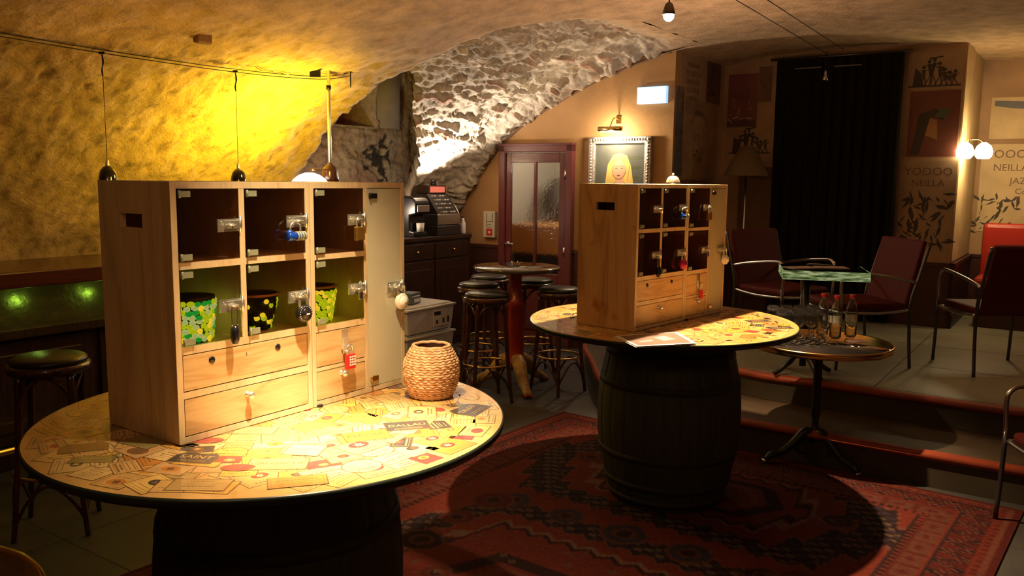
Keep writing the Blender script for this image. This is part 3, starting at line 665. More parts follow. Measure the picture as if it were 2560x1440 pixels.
    while r < TR - .02:
        n = max(4, int(2 * PI * r / .088)); a0 = rr.uniform(0, 6)
        for i in range(n):
            a = a0 + 2 * PI * i / n + rr.uniform(-.04, .04); q = r + rr.uniform(-.014, .014); b = rr.choice(bases)
            sc = .72 if b in ('L_dark', 'L_red') else 1
            label_at(q * math.cos(a), q * math.sin(a), a + PI / 2 + rr.choice([0, 0, PI, .12, -.12, -.5, .6]), rr.uniform(.085, .125) * sc, rr.uniform(.06, .10) * sc, b, rr.choice([0, 1, 2, 3, 4, 5, 6, 2, 3, 8, 7 if b != 'L_dark' else 0]))
        r += .062
    lay = 23 * 40
    z0 += .0009
    for (x, y, ang, w_, h_, b, kd, tx) in special: label_at(x, y, ang, w_, h_, b, kd, tx)
    mb.build('label_collage', t)
    return t
# some labels one can tell apart, in table coordinates
SPA = [(0.40, -.10, .30, .13, .085, 'L_dark', 0, 'DALLAU'), (.30, -.20, .42, .13, .09, 'L_orange', 1, 'MAGIA'), (.12, -.44, .10, .15, .085, 'L_cream', 1, 'GRENACHE'), (-.10, -.40, -.15, .12, .08, 'L_dark', 8, 'SAINT'),
       (-.12, -.26, .1, .085, .05, 'L_red', 7, None), (.03, -.47, .1, .085, .05, 'L_red', 7, None), (-.35, -.42, .1, .11, .06, 'L_olive', 8, None), (.16, -.33, -.1, .10, .09, 'L_pale', 1, 'CHABLIS'), (.57, .08, 1.2, .13, .10, 'L_dark', 8, 'TALOSI'),
       (-.28, -.27, -.5, .12, .10, 'L_olive', 0, None), (-.22, -.57, 0.0, .13, .085, 'L_yellow', 5, 'SANCERRE'), (-.02, -.59, 0.0, .14, .075, 'L_tan', 0, None), (.2, -.56, .3, .14, .07, 'L_orange', 5, None), (-.42, -.33, .4, .12, .08, 'L_brown', 8, None)]
tabletop(TA, 'large round table top covered in wine labels, nearest, under the long cabinet and the basket', 3, 0, SPA)
SPB = [(.50, .0, .3, .13, .07, 'L_dark', 0, None), (.30, .18, 1.0, .10, .08, 'L_dark', 8, None), (.02, -.4, .1, .12, .07, 'L_pale', 1, None), (.55, -.2, .2, .13, .06, 'L_dark', 0, 'DALLAU'), (.2, -.3, .2, .12, .07, 'L_yellow', 3, None)]
tabletop(TB, 'farther round table top covered in wine labels, with cabinet, call bell and paper menu', 11, 1, SPB)

# ================================================================== CABINETS
CW, CH, CDp = 0.8817, 0.6951, 0.338
def cabinet(loc, yaw, label, sidemat, near):
    rz = PI / 2 - yaw
    t = thing('locker_cabinet', label, 'cabinet', (loc[0], loc[1], ZT + .0), rz)
    Z0 = 0.001; E = 'pine_edge'
    def leftside(x0, x1, m_face):
        mb = MB(); y0, y1, z0, z1 = .130, .234, .570, .607
        y0, y1 = .128, .236
        for a in ((0.0, y0, 0, CH), (y1, CDp, 0, CH), (y0, y1, 0, z0), (y0, y1, z1, CH)): mb.box(x0, x1, a[0], a[1], Z0 + a[2] * 1.0, a[3], m_face)
        for i in range(1): pass
        mb.box(x0 + .0005, x1 - .0005, -.0004, 0.001, Z0, CH, E)
        return mb
    leftside(0, .018, sidemat).build('side_panel', t)
    mb = MB(); mb.box(CW - .016, CW, 0, CDp, Z0, CH, E); mb.build('side_panel', t, bevel=.001)
    mb = MB(); mb.box(.446, .4615, 0, CDp, Z0, CH, E); mb.box(.464, .4795, 0, CDp, Z0, CH, E); mb.build('centre_upright', t, bevel=.001)
    mb = MB(); mb.box(.018, .446, 0.0005, CDp, CH - .018, CH, E); mb.box(.4795, CW - .016, 0.0005, CDp, CH - .018, CH, E); mb.build('top_panel', t)
    mb = MB(); mb.box(.018, .446, 0.0005, CDp, Z0, .017, E); mb.box(.4795, CW - .016, 0.0005, CDp, Z0, .017, E); mb.build('bottom_panel', t)
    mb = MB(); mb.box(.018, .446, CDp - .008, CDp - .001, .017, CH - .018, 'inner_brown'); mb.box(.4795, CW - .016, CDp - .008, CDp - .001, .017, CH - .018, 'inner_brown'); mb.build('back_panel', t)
    mb = MB(); mb.box(.210, .228, 0.001, CDp - .01, .256, CH - .018, E); mb.box(.690, .706, 0.001, CDp - .01, .017, CH - .018, E); mb.build('divider', t)
    mb = MB()
    for a in ((.018, .446, .466, .484), (.018, .446, .240, .260), (.018, .446, .121, .139), (.4795, .690, .459, .475), (.4795, .690, .234, .254), (.4795, .690, .111, .122)): mb.box(a[0], a[1], 0.0008, CDp - .01, a[2], a[3], E)
    mb.build('shelf', t)
    def hasp(par, u, z, vertical=False, horiz=True):
        mb = MB()
        if vertical:
            mb.box(u - .014, u + .014, -.004, 0, z - .02, z + .04, 'chrome'); mb.box(u - .010, u + .010, -.009, -.004, z - .035, z + .012, 'chrome'); mb.tube([(u - .009, -.006, z - .025), (u - .009, -.02, z - .025), (u + .009, -.02, z - .025), (u + .009, -.006, z - .025)], .0025, 'chrome', 8)
        else:
            mb.box(u - .072, u - .002, -.0055, -.001, z - .019, z + .016, 'chrome'); mb.box(u - .050, u + .004, -.010, -.0055, z - .011, z + .011, 'chrome'); mb.cyl((u - .002, -.008, z - .022), (u - .002, -.008, z + .022), .004, 'chrome', 10)
            mb.tube([(u - .048, -.008, z), (u - .048, -.024, z), (u - .028, -.024, z), (u - .028, -.008, z)], .0026, 'chrome', 8, sub=3)
            for du in (-.062, -.012):
                mb.ball((u + du, -.006, z + .008), .003, 'steel', 8, 4)
        return mb.build('hasp', par)
    def hinge(par, u, z, m='clip'):
        mb = MB(); mb.box(u, u + .034, -.006, -.0005, z - .008, z + .008, m); mb.cyl((u + .001, -.007, z - .010), (u + .001, -.007, z + .010), .003, m, 8); return mb.build('hinge', par)
    cells = [(.018, .210, .484, .677, .579), (.228, .446, .484, .677, .582), (.018, .210, .260, .466, .358), (.228, .446, .260, .466, .357), (.4795, .690, .475, .677, .579), (.4795, .690, .254, .459, .357)]
    for (u0, u1, z0, z1, hz) in cells:
        mb = MB(); mb.box(u0 + .002, u1 - .002, .0015, .0045, z0 + .002, z1 - .002, 'smoked'); d = mb.build('door', t)
        hinge(d, u0 + .004, z1 - .014); hinge(d, u0 + .004, z0 + .014); hasp(d, u1 - .002, hz)
    mb = MB(); mb.box(.708, CW - .018, .0015, .0045, .019, CH - .020, 'frosted'); d = mb.build('tall_door', t); tag(d, 'tall frosted cream door')
    hinge(d, .712, .652, 'black_metal'); hinge(d, .712, .045, 'brass'); hasp(d, CW - .018, .345)
    def drawer(u0, u1, z0, z1, m, kind):
        mb = MB(); mb.box(u0 + .0025, u1 - .0025, .0012, .014, z0 + .0025, z1 - .0025, m); mb.box(u0 + .006, u1 - .006, .014, .28, z0 + .004, z1 - .012, 'pine_edge'); d = mb.build('drawer', t, bevel=.0012)
        return d
    d = drawer(.018, .446, .139, .240, 'pine_face', 0)
    for u in (.108, .332):
        mb = MB(); mb.lathe([(.0001, 0), (.0095, 0), (.0095, .0012), (.0001, .0012)], 'black_plastic', 20, T=Matrix.Translation((u, .0008, .2135)) @ Matrix.Rotation(PI / 2, 4, 'X'), cap=False); mb.build('finger_hole', d)
    mb = MB(); mb.box(.2205, .2225, .0002, .0015, .206, .216, 'I_brown'); mb.build('keyhole', d)
    def knob(d, u, z):
        mb = MB(); T = Matrix.Translation((u, .0015, z)) @ Matrix.Rotation(PI / 2, 4, 'X')
        mb.lathe([(.0095, 0), (.0095, .002), (.005, .004), (.0045, .010), (.0095, .013), (.011, .018), (.009, .023), (.0001, .0245)], 'chrome', 20, T=T, cap=False); mb.build('knob', d)
    d = drawer(.018, .446, .017, .121, 'pine_face', 1); knob(d, .222, .094)
    d = drawer(.4795, .690, .122, .234, 'pine_face', 2); hasp(d, .596, .188, True)
    d = drawer(.4795, .690, .017, .111, 'pine_face', 3); knob(d, .585, .090)
    mb = MB()
    for u in (.03, .44, .487, .86): mb.box(u - .008, u + .008, -.003 if u == .487 else .01, .03, 0, Z0, 'black_plastic')
    mb.box(.478, .494, -.010, .002, .0005, .007, 'black_plastic')
    mb.build('foot', t)
    return t, rz
VA = (-0.8761, 2.1514, 0.60908); VB = (0.5785, 3.9173, 0.7236)
cabA, rzA = cabinet(VA[:2], VA[2], 'large pine locker cabinet with glass doors on the nearest table, beside the basket', 'pine_up', True)
cabB, rzB = cabinet(VB[:2], VB[2], 'pine locker cabinet with knotty side on the farther table, call bell on top', 'pine_knot', False)
def onfront(V_, u, y, z):
    ux = Vector((math.sin(V_[2]), math.cos(V_[2]), 0)); ny = Vector((-math.cos(V_[2]), math.sin(V_[2]), 0))
    return Vector((V_[0], V_[1], ZT)) + ux * u + ny * y + Vector((0, 0, z))
# ------------------------------------------------------------------ locks
def shackle(par, w_, h_, r, m='chrome', y=0):
    mb = MB(); mb.tube([(-w_ / 2, y, -.004), (-w_ / 2, y, h_ * .55), (-w_ * .32, y, h_ * .9), (0, y, h_), (w_ * .32, y, h_ * .9), (w_ / 2, y, h_ * .55), (w_ / 2, y, -.004)], r, m, 10, sub=4); return mb.build('shackle', par)
def lock_blue(loc, rz, label):
    t = thing('padlock', label, 'padlock', loc, rz)
    mb = MB(); T = Matrix.Rotation(PI / 2, 4, 'Y'); mb.lathe([(.0001, -.034), (.010, -.034), (.0135, -.030), (.0135, -.012), (.012, -.008), (.012, .028), (.0001, .03)], 'blue_metal', 20, T=T, cap=False); mb.ball((-.026, 0, .010), .010, 'blue_metal', 14, 8); mb.build('body', t)
    for i in range(4):
        mb = MB(); mb.lathe([(.0125, -.003 + .009 * i), (.0138, -.0015 + .009 * i), (.0138, .0025 + .009 * i), (.0125, .0035 + .009 * i)], 'clip', 20, T=T, cap=False); mb.build('number_ring', t)
    mb = MB(); mb.tube([(-.022, 0, .012), (-.022, 0, .030), (-.010, 0, .040), (.006, 0, .040), (.014, 0, .030), (.014, 0, .008)], .003, 'chrome', 8); mb.build('shackle', t)
    return t
def lock_box(loc, rz, label, m, w_=.036, h_=.040, d_=.016, keys=False, sw=None):
    t = thing('padlock', label, 'padlock', loc, rz)
    mb = MB(); mb.cbox((0, 0, -h_ / 2), (w_, d_, h_), m); mb.build('body', t, bevel=.003)
    shackle(t, (sw or w_ * .62), .030, .0032)
    if keys:
        for i in range(3):
            for j in range(4):
                mb = MB(); mb.cbox((-.006 + .0095 * i, -d_ / 2 - .0008, -.008 - .0085 * j), (.0062, .0020, .0052), 'white'); mb.build('push_button', t)
    return t
def lock_dial(loc, rz, label, m, mface, tick):
    t = thing('padlock', label, 'padlock', loc, rz)
    T = Matrix.Translation((0, .006, -.024)) @ Matrix.Rotation(PI / 2, 4, 'X')
    mb = MB(); mb.lathe([(.0001, -.004), (.025, -.004), (.027, 0), (.027, .010), (.025, .014), (.0001, .014)], m, 32, T=T, cap=False); mb.build('body', t)
    mb = MB(); mb.lathe([(.018, .014), (.018, .018), (.0155, .022), (.010, .022), (.0095, .0235), (.0001, .0235)], mface, 32, T=T, cap=False)
    mb.cbox((0, -.018, -.024), (.012, .002, .004), tick); mb.build('dial', t)
    if tick == 'white':
        mb = MB()
        for i in range(20):
            a = 2 * PI * i / 20; mb.cbox((.022 * math.cos(a), -.0085, -.024 + .022 * math.sin(a)), (.0022, .001, .0022), 'white')
        mb.build('numeral_ring', t)
    shackle(t, .030, .036, .004, y=.002)
    return t
def lock_key(loc, rz, label):
    t = thing('padlock', label, 'padlock', loc, rz)
    mb = MB(); mb.lathe([(.0001, -.052), (.008, -.050), (.012, -.038), (.012, -.014), (.009, 0), (.0001, .001)], 'black_plastic', 20, cap=False); mb.build('body', t)
    mb = MB(); mb.tube([(-.008, 0, -.003), (-.009, 0, .040), (-.004, 0, .055), (.004, 0, .055), (.009, 0, .040), (.008, 0, -.003)], .0026, 'steel', 8); mb.build('shackle', t)
    return t
def lockset(V_, rz, far):
    a = ['on the nearest cabinet', 'on the farther cabinet'][far]
    y = -.022
    lock_blue(onfront(V_, .392, y, .538), rz, 'blue barrel-shaped combination padlock ' + a)
    lock_box(onfront(V_, .648, y, .556), rz, 'brass padlock hanging from an upper glass door ' + a, 'gold_lock', .036, .044)
    lock_key(onfront(V_, .168, y, .302), rz, 'slim black padlock on a long shackle ' + a)
    if not far: lock_dial(onfront(V_, .415, y, .330), rz, 'black round dial padlock ' + a, 'black_plastic', 'black_plastic', 'white')
    else: lock_dial(onfront(V_, .405, y, .322), rz, 'magenta round padlock ' + a, 'magenta', 'magenta', 'magenta')
    lock_box(onfront(V_, .650, y, .348), rz, 'tiny silver padlock on a lower glass door ' + a, 'steel', .016, .026, .010)
    lock_dial(onfront(V_, .845, y, .318), rz, 'white round dial padlock on the tall frosted door ' + a, 'white_rubber', 'white_rubber', 'white_rubber')
    if not far: lock_box(onfront(V_, .604, y + .004, .150), rz, 'red push-button padlock hanging in front of the drawers ' + a, 'red_lock', .038, .048, .014, True)
    else: lock_box(onfront(V_, .600, y + .004, .150), rz, 'small red padlock hanging in front of the drawers ' + a, 'red_lock', .022, .046, .014)
lockset(VA, rzA, 0); lockset(VB, rzB, 1)
# ------------------------------------------------------------------ glowing green shapes added for reflections in the lower locker doors
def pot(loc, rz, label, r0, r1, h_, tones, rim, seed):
    t = thing('reflection_pot', label, 'pot', loc, rz)
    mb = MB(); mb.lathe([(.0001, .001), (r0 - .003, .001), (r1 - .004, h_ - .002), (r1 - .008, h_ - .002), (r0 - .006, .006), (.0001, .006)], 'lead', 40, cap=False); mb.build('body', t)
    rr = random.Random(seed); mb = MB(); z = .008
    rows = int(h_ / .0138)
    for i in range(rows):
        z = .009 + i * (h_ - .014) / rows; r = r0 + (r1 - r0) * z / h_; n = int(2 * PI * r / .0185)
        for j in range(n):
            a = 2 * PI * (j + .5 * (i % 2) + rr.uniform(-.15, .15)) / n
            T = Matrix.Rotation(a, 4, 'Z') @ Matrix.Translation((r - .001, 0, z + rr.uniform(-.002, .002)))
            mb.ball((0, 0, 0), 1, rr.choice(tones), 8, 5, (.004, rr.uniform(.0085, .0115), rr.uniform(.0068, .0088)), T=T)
    mb.build('glowing_pebbles', t)
    if rim:
        mb = MB(); mb.lathe([(r1 - .004, h_ - .004), (r1 + .004, h_ - .002), (r1 + .004, h_ + .003), (r1 - .006, h_ + .003)], 'L_pale', 40, cap=False); mb.build('rim', t)
    return t
pot(onfront(VA, .098, .085, .261), rzA, 'green pebbled shape added for the reflection in the lower left door of the nearest cabinet', .062, .074, .125, ['glow_lime', 'glow_lime', 'glow_yellow', 'glow_pale', 'glow_green', 'glow_pale'], False, 2)
pot(onfront(VA, .325, .095, .261), rzA, 'yellow-green rimmed shape added for the reflection behind the black dial padlock', .045, .072, .104, ['glow_lime', 'lead', 'glow_yellow', 'lead', 'lead'], True, 4)
pot(onfront(VA, .560, .085, .255), rzA, 'lime rimmed shape added for the reflection in the right-hand lower door', .046, .064, .112, ['glow_lime', 'glow_yellow', 'glow_lime'], True, 6)
# ------------------------------------------------------------------ call bell and menu
t = thing('call_bell', 'small chrome call bell on top of the farther cabinet', 'bell', onfront(VB, .452, .085, CH))
mb = MB(); mb.lathe([(.0001, 0), (.040, 0), (.041, .003), (.036, .007), (.0001, .007)], 'black_metal', 32, cap=False); mb.build('base', t)
mb = MB(); mb.lathe([(.034, .010), (.0335, .016), (.030, .028), (.022, .038), (.012, .043), (.0001, .045)], 'chrome', 32, cap=False); mb.lathe([(.0001, .006), (.004, .006), (.004, .012), (.0001, .012)], 'chrome', 12, cap=False); mb.build('dome', t)
mb = MB(); mb.lathe([(.0001, .044), (.004, .044), (.004, .050), (.007, .052), (.006, .056), (.0001, .057)], 'chrome', 16, cap=False); mb.build('button', t)
P4 = [(.469, 3.778), (.776, 3.898), (.8102, 3.6205), (.5344, 3.5336)]
t = thing('paper_menu', 'folded paper menu lying at the front edge of the farther table top', 'menu', (0, 0, ZT + .0012))
cx = sum(q[0] for q in P4) / 4; cy = sum(q[1] for q in P4) / 4
mb = MB(); mb.prism([(a, b, 0) for a, b in P4], .002, 'paper_white'); mb.prism([(a + .004, b + .002, .0045) for i, (a, b) in enumerate(P4)], .0012, 'paper_white'); mb.build('sheets', t)
def lerp4(u, v, z): 
    a = Vector((*P4[0], 0)).lerp(Vector((*P4[1], 0)), u); b = Vector((*P4[3], 0)).lerp(Vector((*P4[2], 0)), u); q = a.lerp(b, v); return (q.x + .004, q.y + .002, z)
mb = MB(); mb.poly([lerp4(u, v, .0061) for u, v in ((.05, .05), (.94, .05), (.94, .93), (.05, .93))][::-1], 'paper_brown'); mb.poly([lerp4(u, v, .0064) for u, v in ((.50, .36), (.70, .30), (.78, .60), (.56, .68))][::-1], 'paper_tan')
mb.poly([lerp4(u, v, .0064) for u, v in ((.16, .62), (.40, .55), (.40, .64), (.18, .70))][::-1], 'paper_tan'); mb.build('printed_cover', t)
# ------------------------------------------------------------------ wicker basket
t = thing('wicker_basket', 'round woven wicker basket with open top at the right edge of the nearest table', 'basket', (-.262, 2.70, ZT))
def bprof(u):  # u 0..1 height
    return float(np.interp(u, [0, .05, .25, .48, .7, .88, 1.0], [.064, .070, .084, .0905, .087, .073, .060]))
Hb, rowsb, sg, per = .168, 21, 264, 12
vs = []; fs = []; nz_ = rowsb * 7
for j in range(nz_ + 1):
    u = j / nz_; ri = u * rowsb; row = int(ri); fr_ = ri - row; 
    for i in range(sg):
        a = 2 * PI * i / sg; ph = a * 22 + (PI * (row % 2)) + .5 * math.sin(row * 2.1)
        bul = math.sin(PI * fr_) ** .6 * (.0052 * (0.35 + 0.65 * abs(math.cos(ph / 2 + .6 * (fr_ - .5)))))
        r = bprof(u) + bul + .0012 * noise.noise(Vector((a * 6, u * 14, 2))); zz = u * Hb + .0022 * math.cos(ph) * (1 if row % 2 else -1) * .6
        vs.append((r * math.cos(a), r * math.sin(a), zz if j else 0.0))
for j in range(nz_):
    for i in range(sg): k = (i + 1) % sg; fs.append((j * sg + i, j * sg + k, (j + 1) * sg + k, (j + 1) * sg + i))
mb = MB(); mb.add(vs, fs, 'basket', True); mb.build('woven_wall', t)
mb = MB(); mb.lathe([(.052, Hb - .004), (.078, .10), (.080, .06), (.058, .006), (.0001, .005)], 'basket_dark', 40, cap=False); mb.build('inside', t)
mb = MB(); mb.tube([(.0585 * math.cos(a), .0585 * math.sin(a), Hb + .001 * math.sin(a * 9)) for a in [2 * PI * i / 30 for i in range(30)]], .0062, 'basket', 8, True, sub=2); mb.build('rim', t)
# ================================================================== BAR SIDE
t = thing('bar_counter', 'long dark bar counter with red-brown wooden top rail along the left stone wall', 'bar counter', (0, 0, 0), RZ)
mb = MB(); mb.box(-1.6, 4.35, 4.86, 5.35, .0, 1.03, 'dark_wood'); mb.build('body', t)
mb = MB(); mb.box(-1.65, 4.40, 4.66, 5.42, 1.085, 1.125, 'red_wood'); mb.box(-1.65, 4.40, 4.64, 4.70, 1.045, 1.135, 'red_wood'); mb.build('counter_top', t, bevel=.01)
mb = MB(); mb.box(-1.6, 4.36, 4.79, 4.86, .80, 1.045, 'strip_metal'); mb.build('metal_band', t)
mb = MB(); mb.box(-1.6, 4.36, 4.77, 4.86, .755, .80, 'dark_wood'); mb.build('rail_moulding', t)
for i in range(7):
    x0 = -1.55 + i * .85
    mb = MB(); mb.box(x0, x0 + .80, 4.835, 4.86, .15, .73, 'dark_wood'); mb.box(x0 + .07, x0 + .73, 4.825, 4.84, .22, .66, 'red_wood' if False else 'dark_wood'); mb.build('front_panel', t, bevel=.006)
mb = MB(); mb.tube([(-1.6, 4.58, .20), (4.3, 4.58, .20)], .02, 'brass', 12, sub=1)
mb.build('foot_rail', t)
for x in (-.5, 1.0, 2.02, 3.1):
    mb = MB(); mb.tube([(x, 4.58, .20), (x, 4.72, .17), (x, 4.86, .17)], .012, 'brass', 8); mb.build('rail_bracket', t)
for i, x in enumerate((2.26, 2.66)):  # green lamps added to stand for reflections in the metal band
    mb = MB(); mb.lathe([(.0001, 1.085), (.025, 1.085), (.025, 1.07), (.0001, 1.07)], 'added_green_glow', 16, c=(x, 4.745, 0), cap=False); mb.build('green_glow_disc', t)
    lamp('fill_counter_green', 'POINT', W(x, 4.70, .95), 0.2, (0.55, 1.0, 0.12), 0.02)
# ------------------------------------------------------------------ bentwood bar stool
def bar_stool(loc, rz, label, group=None, H=.80, ring='brass'):
    t = thing('bar_stool', label, 'bar stool', loc, rz, group)
    mb = MB(); mb.lathe([(.0001, H - .012), (.155, H - .012), (.163, H - .002), (.160, H + .012), (.140, H + .022), (.0001, H + .026)], 'vinyl', 40, cap=False); mb.build('seat', t)
    mb = MB(); mb.lathe([(.130, H - .052), (.170, H - .050), (.176, H - .035), (.176, H - .018), (.168, H - .010), (.130, H - .010)], 'bent_wood', 40, cap=False); mb.build('seat_ring', t)
    for i in range(4):
        a = PI / 4 + i * PI / 2; c, s = math.cos(a), math.sin(a)
        mb = MB(); mb.tube([(c * .145, s * .145, H - .03), (c * .165, s * .165, H * .55), (c * .195, s * .195, .15), (c * .215, s * .215, 0)], [.017, .016, .014, .012], 'bent_wood', 10); mb.build('leg', t)
    for i in range(4):
        a0 = PI / 4 + i * PI / 2; pts = []
        for k in range(9):
            u = k / 8; a = a0 + u * PI / 2; zz = H - .17 + .115 * math.sin(PI * u) ** .8; r = .155 * (1 - .13 * math.sin(PI * u)); pts.append((r * math.cos(a), r * math.sin(a), zz))
        mb = MB(); mb.tube(pts, .009, 'bent_wood', 8, sub=2); mb.build('upper_brace', t)
        pts = []
        for k in range(9):
            u = k / 8; a = a0 + u * PI / 2; zz = .08 + .17 * math.sin(PI * u) ** .8; r = .20 * (1 - .2 * math.sin(PI * u)); pts.append((r * math.cos(a), r * math.sin(a), zz))
        mb = MB(); mb.tube(pts, .008, 'bent_wood', 8, sub=2); mb.build('lower_brace', t)
    mb = MB(); mb.tube([(.172 * math.cos(a), .172 * math.sin(a), .285) for a in [2 * PI * i / 24 for i in range(24)]], .0085, ring, 8, True, sub=2); mb.build('foot_ring', t)
    return t
S1 = bar_stool((-.185, 6.17, 0), .35, 'dark bentwood bar stool nearest the wicker basket, in front of the high table')
for (x, y, rz, lb) in ((-.27, 6.74, .1, 'dark bentwood bar stool second in line, behind the stool nearest the basket'), (-.20, 7.28, .6, 'rearmost dark bentwood bar stool left of the high table'),
                       (.185, 7.06, .2, 'dark bentwood bar stool tucked behind the red column of the high table'), (.37, 6.48, .75, 'dark bentwood bar stool with shiny seat beside the far cabinet'),
                       (-2.13, 3.79, .3, 'dark bar stool at the bar counter, just left of the large cabinet'), (-2.48, 3.22, .1, 'bar stool at the bar counter at the left picture edge')):
    dup(S1, (x, y, 0), rz, lb)
# ------------------------------------------------------------------ cable, pendants, lit shade
t = thing('cable_track', 'pair of thin stretched cables running along the yellow stone wall', 'cable')
for dn, dz in ((0, 0), (.018, .020)):
    mb = MB(); mb.tube([W(1.2, 4.40 + dn, 2.335 + dz), W(2.4, 4.42 + dn, 2.298 + dz), W(3.42, 4.44 + dn, 2.29 + dz), W(4.10, 4.42 + dn, 2.315 + dz), W(4.34, 4.36 + dn, 2.36 + dz)], .0028, 'black_metal', 6); mb.build('cable', t)
mb = MB(); mb.tube([W(4.34, 4.36, 2.28), W(4.34, 4.36, 2.42), W(4.36, 4.40, 2.425)], .005, 'iron', 6); mb.build('end_bracket', t)
def pendant(p, n, zt, label):
    t = thing('pendant_lamp', label, 'pendant lamp', W(p, n, zt))
    L = 2.295 - zt
    mb = MB(); mb.tube([(0, 0, .05), (0, 0, L)], .0016, 'black_metal', 6, sub=1); mb.build('cord', t)
    mb = MB(); mb.cbox((0, 0, L), (.03, .012, .014), 'black_metal'); mb.tube([(0, 0, L - .01), (.006, 0, L - .05), (-.004, 0, L - .09), (.0, 0, L - .12)], .004, 'black_metal', 6); mb.build('cable_clip', t)
    mb = MB(); mb.lathe([(.005, .058), (.0085, .05), (.010, .028), (.012, .02)], 'chrome', 16); mb.build('cap', t)
    mb = MB(); mb.lathe([(.012, .022), (.026, .014), (.039, -.006), (.046, -.035), (.048, -.075), (.050, -.11), (.047, -.11), (.043, -.07), (.036, -.02), (.012, .008)], 'black_gloss', 32, cap=False); mb.build('shade', t)
    mb = MB(); mb.ball((0, 0, -.07), .018, 'bulb_warm', 12, 8); mb.build('bulb', t)
    return t
mat('bulb_warm', (1, .9, .7), .4, emit=(1, .7, .3), estr=6)
pendant(2.56, 4.42, 1.675, 'black dome pendant lamp above the left corner of the large cabinet')
pendant(3.43, 4.44, 1.675, 'black dome pendant lamp hanging over the middle of the large cabinet')
t = thing('hanging_rod_lamp', 'lamp on a chrome rod with dark bell and glowing white shade above the large cabinet', 'lamp', W(4.17, 4.40, 1.70))
mb = MB(); mb.tube([(0, 0, .02), (0, 0, .36), (0, 0, .70)], [.013, .012, .011], 'chrome', 14, sub=1); mb.tube([(0, 0, .55), (0, 0, .58)], .017, 'black_metal', 14, sub=1); mb.build('rod', t)
mb = MB(); mb.lathe([(.012, .05), (.022, .035), (.045, .02), (.055, -.01), (.058, -.05), (.060, -.09), (.052, -.09)], 'bent_wood', 32); mb.build('bell', t)
mb = MB(); mb.tube([(0, 0, .0), W(-.10, -.02, .0), W(-.19, -.03, -.0)], .006, 'brass', 8); mb.build('arm', t)
mb = MB(); c = W(-.215, -.03, -.075)
T = Matrix.Translation(c); mb.lathe([(.0001, .055), (.03, .053), (.07, .038), (.105, .012), (.118, -.005), (.105, -.012), (.06, -.02), (.0001, -.022)], 'glow_shade', 36, T=T, cap=False); mb.build('glass_shade', t)
mb = MB(); mb.tube([(0, 0, .70), W(.08, 0, .71), W(.13, 0, .68)], .006, 'iron', 6); mb.cbox(tuple(W(-.12, 0, .645)), (.07, .03, .045), 'black_metal'); mb.build('ceiling_bracket', t)
mb = MB(); mb.cbox((0, 0, 0), (.10, .05, .07), 'I_brown'); mb.build('wall_block', None, W(3.055, 4.235, 2.43), RZ, bevel=.01, label='small brown block set into the vault above the cables', cat='block')
# ================================================================== BACK LEFT: sideboard, register, boxes
CP, CN = 6.80, 5.16
t = thing('sideboard', 'dark wooden sideboard carrying the cash register beside the arch', 'sideboard', (0, 0, 0), RZ)
mb = MB(); mb.box(5.12, CP - .01, CN + .012, 5.56, 0, 1.06, 'dark_wood'); mb.build('body', t)
mb = MB(); mb.box(5.10, CP, CN - .02, 5.58, 1.06, 1.10, 'dark_wood'); mb.build('top', t, bevel=.006)
mb = MB(); mb.box(CP - .012, CP - .004, CN - .003, CN + .012, .06, 1.06, 'brass'); mb.build('edge_highlight', t)  # brass strip stands in for the highlight along the right edge
for i in range(3):
    x0 = 5.15 + i * .547; x1 = x0 + .53
    mb = MB(); mb.box(x0, x1, CN - .004, CN + .012, .885, 1.035, 'dark_wood'); d = mb.build('drawer', t, bevel=.004)
    mb = MB(); mb.ball(((x0 + x1) / 2, CN - .022, .96), .014, 'brass', 12, 8); mb.cyl(((x0 + x1) / 2, CN - .004, .96), ((x0 + x1) / 2, CN - .018, .96), .006, 'brass', 8); mb.build('knob', d)
    mb = MB(); mb.box(x0, x1, CN - .004, CN + .012, .08, .865, 'dark_wood'); mb.box(x0 + .07, x1 - .07, CN - .009, CN - .003, .15, .79, 'dark_wood'); d = mb.build('door', t, bevel=.004)
    mb = MB(); mb.box(x1 - .022, x1 - .014, CN - .012, CN - .004, .62, .82, 'brass'); mb.build('pull', d)
t = thing('cash_register', 'old silver and black cash register on the sideboard under the bright uplight', 'cash register', W(6.42, 5.20, 1.10), RZ)
mb = MB(); mb.box(-.16, .20, -.06, .30, 0, .10, 'dark_steel'); mb.box(-.15, .19, -.055, .30, .10, .21, 'steel'); mb.build('drawer_case', t, bevel=.01)
mb = MB(); vs = [(-.14, -.04, .21), (.18, -.04, .21), (.18, .10, .40), (-.14, .10, .40), (-.14, .28, .21), (.18, .28, .21), (.18, .28, .40), (-.14, .28, .40)]
mb.add(vs, [(0, 1, 2, 3), (1, 5, 6, 2), (5, 4, 7, 6), (4, 0, 3, 7), (3, 2, 6, 7), (0, 4, 5, 1)], 'dark_steel'); mb.build('body', t)
for i in range(6):
    for j in range(5):
        mb = MB(); y = -.035 + .028 * j; z = .225 + .038 * j; mb.cbox((-.105 + .042 * i, y - .012, z + .006), (.018, .014, .012), 'white' if (i + j) % 3 else 'steel'); mb.build('key', t)
mb = MB(); mb.box(-.12, .16, .10, .24, .40, .485, 'dark_wood'); mb.build('display_case', t, bevel=.008)
mb = MB(); mb.box(-.09, .13, .094, .10, .415, .472, 'pink_glow'); mb.build('display', t)
mb = MB(); mb.tube([(.20, .05, .28), (.235, .05, .28), (.235, .0, .20), (.235, .0, .10)], .009, 'chrome', 8); mb.ball((.235, 0, .10), .018, 'chrome', 12, 8); mb.build('crank', t)
t = thing('coffee_machine', 'black rounded drinks machine to the left of the cash register', 'drinks machine', W(6.06, 5.24, 1.10), RZ)
